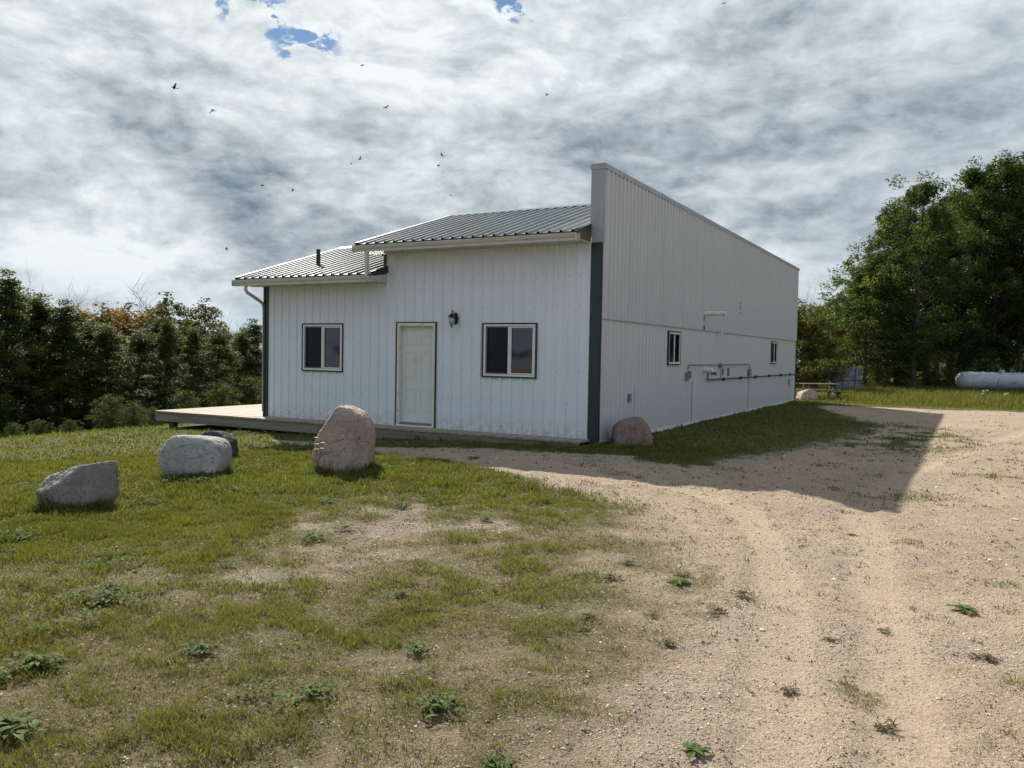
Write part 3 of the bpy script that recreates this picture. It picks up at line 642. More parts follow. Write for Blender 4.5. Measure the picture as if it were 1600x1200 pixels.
# ------------------------------------------------------------------ boulders
def ico(sub):
    import bmesh
    bm = bmesh.new(); bmesh.ops.create_icosphere(bm, subdivisions=sub, radius=1); v = np.array([q.co[:] for q in bm.verts]); f = np.array([[p.index for p in fc.verts] for fc in bm.faces]); bm.free(); return v, f
IV, IF = ico(6)
def n3(p, f, k=0): return (fbm(p[:, 0]*f+31.7+p[:, 2]*f*.37, p[:, 1]*f+11.3+p[:, 2]*f*.71, 1, 4, k)+fbm(p[:, 2]*f+5.7, p[:, 0]*f*.8-p[:, 1]*f*.6+77, 1, 4, k+2))/2-.5
def rock_mat(name, a, b_, c, spots=.2, sc_=4, bottom=None):
    def f(t, b):
        co = obj_co(t); k = t.ramp(t.noise(co, sc_, 6, .65), .38, .66); col = t.mix(k, a, b_)
        col = t.mix(t.math('MULTIPLY', t.ramp(t.noise(co, sc_*2.3, 5, .7), .56, .66), .8), col, c)
        vn = t.math('ABSOLUTE', t.math('SUBTRACT', t.noise(co, 2.6, 5, .6, .8), .5)); col = t.mix(t.math('MULTIPLY', t.ramp(vn, .014, .0), .6), col, tuple(q*.45 for q in a))
        gr = t.noise(co, 70, 3, .7); col = t.mix(t.ramp(gr, .4, .7, 0, spots), col, tuple(q*.45 for q in a))
        li = t.ramp(t.voro(co, 22, 'Distance'), .18, .10); col = t.mix(t.math('MULTIPLY', li, t.ramp(t.noise(co, 3, 3), .5, .6, 0, .6)), col, tuple(min(1, q*1.5) for q in a))
        t.put(b.inputs['Base Color'], col)
        h = t.math('ADD', t.math('MULTIPLY', t.noise(co, 14, 6, .7), 1.0), t.math('MULTIPLY', gr, .25)); t.put(b.inputs['Normal'], t.bump(h, 1.0, .05))
    return mat(name, a, .88, spec=.25, fn=f)
def boulder(u, d, planes, m, label, ns=.05, sharp=14, seed=0, sink=.09, sc3=(1, 1, 1)):
    x, y = px(u, d); z = hg1(x, y)
    V = IV.copy(); acc = np.zeros(len(V))
    for nrm, dist in planes:
        nn = np.array(nrm, float); nn /= np.linalg.norm(nn); c = V@nn; acc += np.where(c > .02, (np.maximum(c, .02)/dist)**sharp, 0)
    r = acc**(-1/sharp); V = V*r[:, None]
    nz = n3(V+seed*3.1, 3.0, seed % 5)*ns*2.2+n3(V+seed, 9, 1)*ns*1.1+n3(V-seed, 26, 4)*ns*.5
    V = V*(1+nz/np.maximum(r, .1))[:, None]
    cr = n3(V*1.0+seed*7, 2.2, 3); V = V*(1-.010*np.exp(-(cr/.012)**2)*(1+0*cr)/np.maximum(r, .1))[:, None]
    V = V*np.array(sc3); V[:, 2] -= V[:, 2].min()+sink
    o = npmesh('boulder', V, IF.reshape(-1), 3, m, smooth=True); o.location = (x, y, z); o.rotation_euler = (0, 0, .5055)
    return tag(o, label, 'boulder', None)
GREY = rock_mat('grey_granite', (.28, .25, .235), (.38, .355, .34), (.16, .12, .11)); GREYB = rock_mat('pale_grey_granite', (.40, .40, .40), (.50, .50, .49), (.24, .17, .15), .25)
DARK = rock_mat('dark_granite', (.07, .07, .08), (.12, .12, .13), (.22, .22, .22), .2); PINK = rock_mat('pink_granite', (.43, .325, .285), (.49, .40, .36), (.26, .17, .14), .2)
SPECK = rock_mat('speckled_red_granite', (.27, .19, .165), (.32, .25, .22), (.11, .08, .075), .75, 9)
boulder(110, 8.45, [((-1, 0, .1), .40), ((-.8, -.2, .8), .37), ((-.24, .15, 1), .235), ((-.5, -.5, -.85), .34), ((-.3, -.55, .8), .25), ((.85, -.6, .10), .30), ((.05, -1, .05), .30), ((-.3, -.8, -.6), .28), ((0, 1, 0), .32), ((.2, -.6, -.9), .26), ((-.9, -.2, -.7), .40), ((0, 0, -1), .28), ((.9, -.5, -.7), .34)], GREY, 'brown grey boulder with a flat split right face, farthest left on the lawn', .04, 26, 1, sc3=(.66, .8, .93))
boulder(305, 11.0, [((-1, 0, 0), .47), ((-.8, 0, .75), .40), ((0, .1, 1), .285), ((.6, 0, .85), .41), ((1, 0, 0), .47), ((.5, -.7, .5), .42), ((0, -1, .05), .36), ((.9, 0, -.8), .43), ((-.9, -.2, -.7), .43), ((0, 1, 0), .4), ((0, 0, -1), .30)], GREYB, 'rounded pale grey boulder with green leafy weeds at its foot', .03, 8, 2, sc3=(.90, .9, 1.08))
boulder(337, 13.1, [((-1, 0, .2), .34), ((0, .2, 1), .26), ((-.6, 0, 1), .30), ((1, 0, 0), .30), ((.7, 0, .8), .28), ((0, -1, .3), .26), ((0, 1, 0), .3), ((0, 0, -1), .3)], DARK, 'low dark boulder hidden behind the pale grey boulder', .04, 14, 3, sc3=(.92, .9, .93))
boulder(540, 11.35, [((-1, 0, .15), .41), ((-.85, 0, .62), .36), ((-.25, 0, 1), .50), ((.45, 0, 1), .47), ((.9, 0, .45), .42), ((1, 0, -.1), .40), ((0, -1, .2), .34), ((-.6, -.8, .1), .36), ((.6, -.8, 0), .38), ((0, 1, 0), .35), ((.7, 0, -.9), .50), ((-.7, 0, -.9), .46), ((0, 0, -1), .46)], PINK, 'tall pink granite boulder standing upright on the lawn', .04, 20, 4, sink=.06, sc3=(.94, .95, .98))
boulder(990, 15.0, [((-1, 0, 0), .36), ((-.8, 0, .8), .34), ((-.1, 0, 1), .30), ((.8, -.2, .7), .30), ((1, -.1, 0), .36), ((0, -1, .3), .32), ((0, 1, 0), .34), ((0, 0, -1), .25)], SPECK, 'speckled reddish boulder by the right front corner of the building', .03, 10, 5)
boulder(1263, 33.3, [((-1, 0, .2), .42), ((-.6, 0, 1), .28), ((0, .2, 1), .24), ((.7, -.3, .6), .33), ((1, -.4, 0), .42), ((0, -1, .2), .35), ((0, 1, 0), .35), ((0, 0, -1), .2)], rock_mat('pale_pink_granite', (.36, .27, .23), (.44, .35, .30), (.18, .12, .10)), 'angular pale pink boulder by the far back corner of the building', .05, 22, 6, sink=.0, sc3=(.85, .85, .85)).location.z += .12

# ------------------------------------------------------------------ weeds and plants
def leafset(n, L0, wd, curl, up, pal, spread=.02, seed=0, stalk=0):
    r = np.random.default_rng(seed); vs = []; fs = []; cs = []
    for i in range(n):
        a = r.random()*6.283; l = L0*(.5+.6*r.random()); w = wd*l; u = up*(.4+r.random()*.9); o = np.array([r.normal()*spread, r.normal()*spread, stalk*r.random()])
        d = np.array([math.cos(a), math.sin(a), 0]); s = np.array([-math.sin(a), math.cos(a), 0]); c = pal[r.integers(len(pal))]*(.7+.6*r.random())
        b = len(vs)
        for k, (tt, ww) in enumerate(((0, .15), (.3, .9), (.65, 1), (1, .06))):
            zc = u*l*tt-curl*l*tt*tt; p = o+d*l*tt+np.array([0, 0, zc+.006])
            vs += [p-s*w*ww/2+np.array([0, 0, .12*w*ww]), p, p+s*w*ww/2+np.array([0, 0, .12*w*ww])]; cs += [c, c*.8, c]
        for k in range(3):
            for j in range(2): q = b+k*3+j; fs += [q, q+1, q+4, q+3]
    return np.array(vs), np.array(fs), np.array(cs)
WG = np.array([(.075, .125, .024), (.105, .155, .030), (.055, .09, .02)]); WD = np.array([(.10, .08, .04), (.06, .045, .03), (.15, .11, .06), (.05, .06, .03)])
WV = [leafset(30, .075, .36, .25, .28, WG, .012, 1), leafset(60, .05, .20, .3, .45, WD, .025, 2), leafset(60, .07, .30, .4, .55, WG, .05, 3, .03), leafset(60, .030, .75, .1, .4, WG, .07, 4, .05)]
W_OBJ = []
def weed(u, v, kind, s, label):
    d = FW+RI*(u-800)/1289.07-UP*(v-600)/1289.07; t_h = np.linspace(1, 60, 6000); P = CAM+t_h[:, None]*d; k = np.argmax(P[:, 2] < hg(P[:, 0], P[:, 1])); p = P[k]
    if not W_OBJ or kind not in [q[0] for q in W_OBJ]:
        vs, fs, cs = WV[kind]; o = npmesh('weed', vs, fs, 4, MT['weedleaf'], cols=np.c_[cs, np.ones(len(cs))]); W_OBJ.append((kind, o))
    else: o = [q[1] for q in W_OBJ if q[0] == kind][0].copy(); COL.objects.link(o)
    o.location = (p[0], p[1], hg1(p[0], p[1])+float(rough(p[:1], p[1:2])[0])+.006); o.rotation_euler = (0, 0, random.random()*6); o.scale = (s, s, s*random.uniform(.8, 1.2))
    tag(o, label, 'weed', 'weeds scattered over the gravel yard'); return o
for u, v, k, s, lb in ((1060, 912, 0, 1.1, 'leafy green weed left of the wheel tracks with dark stalks behind it'), (1070, 900, 1, 1.1, 'dark dried weed just behind the leafy green weed left of the tracks'), (1160, 934, 1, 1.1, 'flat dark dead weed at the middle of the gravel yard'),
    (1120, 957, 1, 1.1, 'dark dried weed just below left of the flat dead weed in mid gravel'), (1508, 956, 0, 1.25, 'green and brown rosette weed alone on the right side of the gravel'), (1018, 968, 1, .9, 'small dry weed at the left gravel edge beside grass tufts'), (1040, 1008, 1, 1.1, 'purplish dry weed below the grass tufts at the left gravel edge'),
    (1235, 1076, 1, .8, 'tiny dark clump low in the middle between the wheel tracks'), (1300, 1003, 1, .8, 'small dark weed just right of the central wheel track'), (1382, 982, 1, .7, 'tiny brown clump between the central track and the right rosette weed'), (1540, 1028, 1, 1.0, 'dry weed below the right rosette weed near the photo edge'),
    (1083, 1175, 0, .8, 'pale green weed at the bottom of the gravel left of the tracks'), (1385, 1133, 1, .9, 'brown dry weed low on the gravel right of the tracks'), (918, 968, 1, 1.1, 'dried stalky weed left of the leafy green weed, upper of two'), (912, 988, 1, .9, 'dried stalky weed left of the leafy green weed, lower of two'),
    (1330, 832, 1, .8, 'flattened brown weed in the sun near the tip of the building shadow'), (1085, 797, 1, .6, 'tiny brown weed below the shadow edge in mid gravel'), (980, 884, 1, .9, 'dark low weed right of the grass tongue on the gravel'), (740, 717, 1, 1.7, 'dark dry weed in the shaded drive before the right window'),
    (680, 1112, 2, .95, 'big leafy green weed low in the foreground dry grass'), (15, 1148, 2, 1.35, 'leafy green weed at the bottom left corner of the lawn'), (955, 905, 2, .7, 'small green tuft at the edge between dry grass and gravel'), (760, 815, 2, .8, 'green weed on the bare stony patch'), (538, 830, 2, .9, 'green weed at the left end of the bare stony patch'), (485, 846, 2, 1.1, 'leafy green weed left of the bare stony patch')):
    weed(u, v, k, s, lb)
# clover and broadleaf patches in the lawn (uncountable)
vs_all, fs_all, cs_all, off = [], [], [], 0
for (u, v, rad, n, s) in ((308, 752, .20, 230, .8), (350, 742, .2, 20, .7), (30, 770, .30, 18, .6), (110, 800, .25, 12, .5), (90, 940, .35, 14, .6), (130, 975, .3, 10, .6), (420, 1062, .35, 9, .4), (210, 890, .3, 12, .5), (510, 740, .2, 16, .5), (585, 735, .2, 10, .5), (360, 700, .2, 14, .7), (375, 680, .2, 14, .8), (590, 960, .2, 8, .5), (560, 700, .15, 6, .5), (950, 690, .18, 14, .9), (935, 688, .15, 14, 1.0), (1010, 695, .2, 10, .7),
                          (230, 790, .5, 16, .5), (440, 800, .6, 16, .5), (0, 850, .3, 10, .5), (20, 1060, .12, 10, .9), (180, 830, .6, 14, .45), (700, 780, .4, 8, .5), (600, 1060, .5, 6, .3), (860, 1190, .2, 4, .4)):
    d = FW+RI*(u-800)/1289.07-UP*(v-600)/1289.07; t_h = np.linspace(1, 60, 3000); P = CAM+t_h[:, None]*d; k = np.argmax(P[:, 2] < hg(P[:, 0], P[:, 1])); p = P[k]
    for i in range(int(n*.4)):
        xx, yy = p[0]+rng.normal()*rad*.9, p[1]+rng.normal()*rad*.9; vs, fs, cs = WV[3 if rng.random() < .75 else 2]
        q = (.55+.5*s)*(.7+.6*rng.random()); a = rng.random()*6.28; R2 = np.array([[math.cos(a), -math.sin(a), 0], [math.sin(a), math.cos(a), 0], [0, 0, 1]])
        vs_all.append(vs@R2.T*q*np.array([1, 1, 1.3])+np.array([xx, yy, hg1(xx, yy)+float(rough(np.array([xx]), np.array([yy]))[0])+.004])); fs_all.append(fs+off); cs_all.append(cs*(.8+.5*rng.random())); off += len(vs)
cs = cat_(cs_all)
tag(npmesh('clover_patches', cat_(vs_all), cat_(fs_all), 4, MT['weedleaf'], cols=np.c_[cs, np.ones(len(cs))]), 'clumps of broad leaved clover and weeds growing through the lawn and round the boulders', 'weeds', kind='stuff')
# straggly dry sprigs on gravel
n = 5200; x, y = wedge(1.5, 22, n, -40, 48); g, dd_, c, t_k = masks(x, y)
ok = (g < .5) & (rng.random(n) < .25+.75*(fbm(x, y, .8, 3, 3) > .5)) & ~in_building(x, y) & (y < 17.5); x, y = x[ok], y[ok]; m_ = len(x)
x = np.repeat(x, 6)+rng.normal(0, .022, m_*6); y = np.repeat(y, 6)+rng.normal(0, .022, m_*6)
dist = np.hypot(x-CAM[0], y-CAM[1]); cl = np.where((rng.random(m_*6) < .5)[:, None], np.array([(.11, .08, .045)]), np.array([(.11, .12, .045)]))*(.6+.7*rng.random((m_*6, 1)))
tag(blades('dry_sprigs', x, y, .035*(.5+rng.random(m_*6)), .003+.0007*dist, .5+.45*rng.random(m_*6), cl, ''), 'thin dry sprigs of weed poking through the gravel', 'weeds', kind='stuff')
# yellow flower by the pink boulder
fx, fy = px(497, 10.9); fl = empty('yellow_wildflower', (fx, fy, hg1(fx, fy)), label='thin wild plant with small yellow flowers left of the pink boulder', cat='wildflower')
m = MB(); heads = []
for a, b, h in ((-.02, 0, .50), (.06, .02, .36), (-.04, .03, .34), (.02, -.03, .42), (.09, 0, .44)):
    m.tube([(0, 0, 0), (a*.4, b*.4, h*.55), (a, b, h)], [.004, .003, .002], 5); heads.append((a, b, h))
m.build('stem', MT['darkbark'], fl)
YEL = mat('yellow_petals', (.75, .55, .03), .6, fn=worn((.75, .58, .04), (.6, .38, .02), 40))
for a, b, h in heads:
    m = MB()
    for k in range(7):
        t_a = k*.9; m.poly([(a, b, h), (a+.022*math.cos(t_a-.3), b+.022*math.sin(t_a-.3), h+.01), (a+.034*math.cos(t_a), b+.034*math.sin(t_a), h+.004), (a+.022*math.cos(t_a+.3), b+.022*math.sin(t_a+.3), h+.01)])
    m.build('flower', YEL, fl)

# ------------------------------------------------------------------ trees
def branchy(mb, p, d, L, r, depth, tips, rr, spread=.5, up=.25):
    pts = [Vector(p)]; dd = Vector(d).normalized(); rs = [r]; n = 4
    for i in range(n):
        dd = (dd+Vector((rr.normal()*.12, rr.normal()*.12, rr.normal()*.06+up*.1))).normalized(); pts.append(pts[-1]+dd*L/n); rs.append(r*(1-.7*(i+1)/n))
    mb.tube([tuple(q) for q in pts], rs, 5 if depth else 7, caps=False)
    if depth <= 0: tips.append(pts[-1]); tips.append(pts[-2]); return
    for i in range(1, n+1):
        for _ in range(1 if i < n else 2):
            a = rr.random()*6.28; side = Vector((math.cos(a), math.sin(a), .1+.5*rr.random())); nd = (dd*(1-spread)+side*spread*1.3).normalized()
            branchy(mb, pts[i], nd, L*(.45+.2*rr.random()), rs[i]*.6+.004, depth-1, tips, rr, spread, up)
def leaves(cent, rad, n, size, pal, rr, flat=.7):
    cent = np.array(cent); k = rr.integers(0, len(cent), n); R = np.array(rad)[k]
    g = rr.normal(0, 1, (n, 3)); g /= np.maximum(np.linalg.norm(g, axis=1, keepdims=True), 1e-6); p = cent[k]+g*(rr.random((n, 1))**.45)*R[:, None]*np.array([1, 1, flat])
    a = rr.random(n)*6.283; t1 = np.stack([np.cos(a), np.sin(a), rr.normal(0, .5, n)], 1); t1 /= np.linalg.norm(t1, axis=1, keepdims=True)
    nn = rr.normal(0, 1, (n, 3))+np.array([0, 0, .5]); t2 = np.cross(t1, nn); t2 /= np.maximum(np.linalg.norm(t2, axis=1, keepdims=True), 1e-6)
    s = size*(.6+.8*rr.random((n, 1))); fold = np.cross(t1, t2)*s*.12
    co = np.stack([p-t1*s*.5, p+t2*s*.36+fold, p+t1*s*.55, p-t2*s*.36+fold], 1).reshape(-1, 3)
    ctone = (.65+.7*rr.random(len(cent)))[k][:, None]; ck = rr.integers(0, len(pal), len(cent))[k]
    col = np.where((rr.random(n) < .65)[:, None], pal[ck], pal[rr.integers(0, len(pal), n)])*ctone*(.75+.5*rr.random((n, 1)))
    i = np.arange(n)*4; F = np.stack([i, i+1, i+2, i+3], 1).reshape(-1)
    return co, F, np.repeat(np.c_[col, np.ones(n)], 4, 0)
PG = np.array([(.046, .068, .018), (.062, .085, .022), (.034, .052, .015), (.095, .112, .032)]); PL = np.array([(.075, .098, .022), (.11, .125, .028), (.055, .078, .018)])
PH = np.array([(.044, .060, .020), (.060, .076, .022), (.034, .048, .016), (.085, .086, .026)]); PO = np.array([(.22, .11, .03), (.17, .12, .03), (.26, .13, .035), (.10, .09, .025)]); PB = np.array([(.09, .085, .028), (.075, .088, .026), (.125, .105, .034)])
TREES = {}
def proto(name, H, Rr, nleaf, size, pal, seed, shape='poplar', low=.1, mt='bark', nlimb=46, trunk_r=.16):
    rr = np.random.default_rng(seed); T = empty('tree'); mb = MB()
    lean = rr.normal(0, .02, 2); pts = []; N = 9
    for i in range(N+1): q = i/N; pts.append((lean[0]*H*q*q+rr.normal()*.04, lean[1]*H*q*q+rr.normal()*.04, H*.97*q-.15))
    mb.tube(pts, [trunk_r*(1-.93*(i/N)**.9)+.01 for i in range(N+1)], 9, caps=False)
    cent, rad = [], []
    for i in range(nlimb):
        q = low+(1-low)*((i+rr.random())/nlimb)
        if shape == 'poplar': env = Rr*(math.sin(math.pi*min(1, (q-low*.6)/(1.04-low*.6))**.72))**.7
        elif shape == 'bush': env = Rr*(1-((q-.35)/.68)**2 if q > .35 else .85+.15*q/.35)**.6 if q < 1.02 else 0
        else: env = Rr*(1.03-q)**.62
        env = max(env, .12)*(.55+.6*rr.random()); a = i*2.399+rr.normal()*.3
        j = min(N-1, int(q*N)); base = Vector(pts[j]).lerp(Vector(pts[j+1]), q*N-j); base.z = max(.05, base.z-.35*env*.8)
        tip = base+Vector((math.cos(a)*env, math.sin(a)*env, env*(.45+.5*rr.random()))) ; tip.z = min(tip.z, H*1.02)
        mid = base.lerp(tip, .5)+Vector((0, 0, -.08*env))
        mb.tube([tuple(base), tuple(mid), tuple(tip)], [max(.012, trunk_r*.32*(1-q*.7)), max(.009, trunk_r*.2*(1-q*.7)), .006], 5, caps=False)
        m2 = 3 if env > .5 else 2
        for s in range(m2+1):
            w = .45+.6*s/m2; c = base.lerp(tip, w)+Vector(rr.normal(0, .16*env+.05, 3)); cent.append(tuple(c)); rad.append((.16+.20*rr.random())*(Rr*.55+.25))
    cent.append((pts[-1][0], pts[-1][1], H)); rad.append(.22*Rr)
    mb.build('trunk', MT[mt], T, smooth=True)
    if nleaf:
        co, F, c = leaves(cent, rad, nleaf, size, pal, rr); npmesh('crown', co, F, 4, MT['leaf'], T, cols=c)
    TREES[name] = [T, False, H]; return T
proto('pop1', 12, 2.5, 26000, .115, PG, 1, low=.16, nlimb=60); proto('pop2', 12, 2.1, 22000, .115, PG, 2, low=.22, nlimb=56); proto('pop3', 12, 2.9, 30000, .115, PG, 3, low=.1, nlimb=66); proto('light', 8, 2.6, 22000, .11, PL, 4, 'bush', .06, nlimb=56, trunk_r=.1)
proto('hedge1', 5, .95, 27000, .050, PH, 5, 'spire', .03, 'darkbark', 62, .05); proto('hedge2', 5, .8, 25000, .050, PH, 6, 'spire', .03, 'darkbark', 56, .05); proto('hedge3', 5, 1.2, 30000, .050, PH, 7, 'spire', .02, 'darkbark', 66, .05)
proto('orange', 6, 1.5, 6500, .11, PO, 8, 'bush', .3, 'darkbark', 40, .08); proto('mixed', 7, 1.5, 7000, .10, np.vstack([PH, PO[1:2], PB[2:3]]), 9, 'poplar', .3, 'darkbark', 40, .08)
proto('brownbush', 4, 1.9, 14000, .10, PB, 10, 'bush', .03, 'darkbark', 50, .06); proto('shrub', 2, 1.1, 7000, .065, np.vstack([PL*.5, PH]), 12, 'bush', .02, 'darkbark', 36, .03)
T = empty('tree'); mb = MB(); tips = []; rr_ = np.random.default_rng(5); branchy(mb, (0, 0, -.1), (0, 0, 1), 4.2, .09, 3, tips, rr_, .42, .3); mb.build('trunk', MT['darkbark'], T); TREES['dead'] = [T, False, 6.6]
def plant(kind, u, d, top, label, group, name='tree', wid=1.0, cat='tree', xy=None, h=None):
    x, y = xy if xy else px(u, d); z = hg1(x, y)
    hor = 551.9+(u-800)*.01774
    H = h if h else CAM[2]+(hor-top)*d/1289.07-z
    T, used, H0 = TREES[kind]
    if used: o = copy_tree(T)
    else: o = T; TREES[kind][1] = True
    s = H/H0; o.name = name; o.location = (x, y, z-.03); o.rotation_euler = (0, 0, random.random()*6.28); o.scale = (s*wid, s*wid, s)
    for k in ('label', 'category', 'group'): 
        if k in o: del o[k]
    return tag(o, label, cat, group)
ORD = ['first', 'second', 'third', 'fourth', 'fifth', 'sixth', 'seventh', 'eighth', 'ninth', 'tenth', 'eleventh', 'twelfth', 'thirteenth', 'fourteenth', 'fifteenth', 'sixteenth', 'seventeenth', 'eighteenth', 'nineteenth', 'twentieth']
GL = 'dark bushy trees lining the left lawn'
row = [(-130, 22, 420, 'hedge1'), (-55, 23.5, 430, 'hedge2'), (8, 22.5, 424, 'hedge2'), (48, 24, 462, 'hedge1'), (92, 24, 470, 'hedge2'), (132, 25.5, 500, 'hedge3'), (176, 25, 508, 'hedge1'), (215, 27, 514, 'hedge3'), (256, 27, 497, 'hedge2'), (296, 29, 512, 'hedge1'), (338, 30.5, 513, 'hedge3'), (372, 33, 517, 'hedge1'), (405, 35, 500, 'hedge2'), (440, 38, 505, 'hedge3'), (490, 42, 500, 'hedge1'), (545, 46, 500, 'hedge3')]
for i, (u, d, top, k) in enumerate(row): plant(k, u, d, top, 'dark green bushy tree, %s from the left in the front row along the lawn' % ORD[i], GL, 'bushy_tree', random.uniform(1.4, 1.9))
row2 = [(-100, 27, 425, 'hedge3'), (25, 28, 450, 'hedge3'), (70, 29, 480, 'hedge1'), (112, 31, 495, 'hedge3'), (155, 31, 506, 'hedge1'), (235, 33, 508, 'hedge1'), (280, 35, 515, 'hedge2'), (318, 36, 520, 'hedge1'), (355, 38, 516, 'hedge2'), (390, 41, 515, 'hedge1'), (425, 44, 512, 'hedge3')]
for i, (u, d, top, k) in enumerate(row2): plant(k, u, d, top, 'dark green tree in the back row left of the building, %s from the left' % ORD[i], 'trees of the back row behind the left lawn', 'bushy_tree', 1.6)
for u, d, top, k, w_, lb, nm in ((146, 32, 474, 'orange', 1.3, 'orange autumn tree rising behind the third gap of the left tree row', 'autumn_tree'), (262, 34, 458, 'mixed', 1.1, 'tallest thin yellowing tree above the left tree row', 'autumn_tree'), (316, 36, 468, 'mixed', 1.2, 'sparse brownish tree right of the tallest yellowing tree', 'autumn_tree'),
    (212, 37, 476, 'orange', 1.4, 'orange tree behind the bare branched tree', 'autumn_tree'), (238, 40, 484, 'orange', 1.3, 'orange brown tree between the bare tree and the tallest yellowing tree', 'autumn_tree'), (300, 42, 500, 'orange', 1.0, 'rusty tree top between the yellowing and brownish trees', 'autumn_tree')):
    plant(k, u, d, top, lb, 'autumn coloured trees behind the left row', nm, w_)
for u, d, top, w_, lb in ((190, 33, 474, 1.3, 'bare dead tree with spreading branches above the left row'), (140, 32, 482, .8, 'bare thin tree left of the larger bare tree'), (205, 36, 480, 1.1, 'bare tree close right of the larger bare tree'), (352, 39, 500, .8, 'small bare tree top nearest the building on the left'), (1278, 52, 457, .8, 'bare twiggy tree top behind the building corner on the right'), (78, 27, 455, .6, 'bare thin tree poking out near the left edge')):
    plant('dead', u, d, top, lb, 'bare trees', 'bare_tree', w_)
SHL = ['shrub at the foot of the trees above the pale grey boulder', 'leafy shrub right of the one left above the pale grey boulder', 'low shrub just left of the deck corner', 'low shrub between the left boulder and the trees', 'low shrub right of the one above the left boulder', 'leftmost low shrub by the photo edge', 'shrub behind the deck, left one of three', 'shrub behind the deck, middle one of three', 'shrub behind the deck, nearest the green corner post']
for i, (u, d, top) in enumerate(((172, 21.5, 618), (208, 21, 630), (238, 22, 636), (60, 20, 655), (110, 20.5, 655), (20, 19.5, 660), (290, 24, 612), (345, 27, 600), (388, 30, 590))):
    plant('shrub', u, d, top, SHL[i], 'low shrubs at the foot of the left trees', 'shrub', 1.0, 'shrub')
GR = 'tall poplars of the grove on the right'
gro_ = [(1352, 50, 405, 'light', 1.25, 'pale green leafy poplar at the left edge of the grove'), (1385, 51, 318, 'pop1', 1.0, 'slender poplar rising behind the pale green one'), (1428, 48, 284, 'pop3', 1.0, 'broad poplar with forked dark trunks in the middle of the view of the grove'), (1462, 53, 345, 'pop2', 1.05, 'shorter poplar in the notch between the two tall crowns'),
        (1508, 52, 256, 'pop3', .85, 'tall poplar directly behind the left end of the tank'), (1548, 52, 247, 'pop1', .9, 'tall poplar behind the middle of the tank'), (1592, 52, 228, 'pop3', .85, 'tallest poplar, cut by the right photo edge'), (1640, 52, 225, 'pop1', 1.0, 'poplar just outside the right edge'), (1700, 52, 235, 'pop3', .9, 'poplar farthest right beyond the frame'),
        (1402, 56, 335, 'pop2', 1.2, 'deep shaded poplar behind the broad one, left'), (1445, 58, 330, 'pop1', 1.2, 'deep shaded poplar behind the broad one, right'), (1485, 57, 300, 'pop2', 1.3, 'deep shaded poplar between the broad and tall poplars'), (1530, 60, 275, 'pop3', .9, 'deep shaded poplar behind the tall pair'), (1572, 58, 262, 'pop2', 1.2, 'deep shaded poplar left of the tallest one'), (1620, 60, 250, 'pop1', 1.1, 'deep shaded poplar right of the tallest one'), (1780, 54, 240, 'pop3', 1.1, 'poplar standing first beyond the right side of the view'), (1890, 52, 240, 'pop1', 1.4, 'poplar standing second beyond the right side of the view'), (2010, 50, 240, 'pop3', 1.1, 'poplar standing third beyond the right side of the view'),
        (1330, 57, 455, 'light', 1.2, 'low rounded poplar left behind the pale green one'), (1370, 60, 400, 'pop1', 1.3, 'dark poplar inside the left part of the grove')]
for u, d, top, k, w_, lb in gro_: plant(k, u, d, top, lb, GR, 'poplar_tree', w_)
for u, d, top, k, w_, lb, nm, ct in ((1256, 44, 482, 'brownbush', .9, 'brown and olive bush just behind the back corner of the building', 'bush', 'bush'), (1240, 46, 490, 'brownbush', 1.1, 'brown bush mostly hidden by the building', 'bush', 'bush'), (1296, 56, 470, 'light', .75, 'light green tree between the building and the grove', 'tree', 'tree'), (1275, 60, 480, 'light', .9, 'green tree behind the brown bush', 'tree', 'tree'), (1318, 66, 505, 'light', 1.0, 'small green tree behind the grey shed', 'tree', 'tree'),
    (1375, 47, 572, 'brownbush', .8, 'brownish undergrowth bush left of the forked trunk', 'bush', 'bush'), (1405, 50, 570, 'brownbush', .9, 'olive brown undergrowth bush at the forked trunk', 'bush', 'bush'), (1478, 49, 574, 'shrub', 1.2, 'yellow green bush left of the white tank', 'bush', 'bush'), (1455, 51, 580, 'shrub', 1.0, 'small green bush left of the yellow green bush', 'bush', 'bush'), (1592, 62, 560, 'shrub', 1.6, 'leafy undergrowth behind the right end of the tank', 'bush', 'bush'), (1530, 62, 560, 'shrub', 1.7, 'dark undergrowth behind the middle of the tank', 'bush', 'bush'),
    (1420, 62, 545, 'brownbush', 1.3, 'dense undergrowth deep in the grove, left', 'bush', 'bush'), (1500, 64, 540, 'brownbush', 1.4, 'dense undergrowth deep in the grove behind the yellow green bush', 'bush', 'bush'), (1560, 66, 535, 'hedge3', 1.6, 'dark thicket deep in the grove behind the tank', 'bush', 'bush'), (1450, 68, 500, 'hedge3', 1.8, 'dark thicket deep behind the forked trunk', 'bush', 'bush'), (1380, 70, 500, 'hedge1', 1.8, 'dark thicket deep behind the grey shed', 'bush', 'bush'), (1510, 70, 480, 'hedge1', 1.8, 'tall dark thicket deep behind the left end of the tank', 'bush', 'bush'), (1610, 68, 500, 'hedge3', 1.8, 'dark thicket deep at the right photo edge', 'bush', 'bush')):
    plant(k, u, d, top, lb, None, nm, w_, ct)
# distant wood all round (far off, reads as one mass)
rr_ = np.random.default_rng(21); cen, rad = [], []
for i in range(1800):
    a = rr_.uniform(-.6, 6.3); R_ = 330+rr_.uniform(0, 30)
    cen.append((R_*math.cos(a), R_*math.sin(a), rr_.uniform(0, 2.2+1.5*math.sin(a*9)**2))); rad.append(rr_.uniform(1.5, 2.6))
co, F, c = leaves(cen, rad, 90000, .8, PH, rr_, 1.0)
tag(npmesh('distant_wood', co, F, 4, MT['leaf'], cols=c), 'dark belt of far off woodland at the horizon', 'wood', kind='stuff')

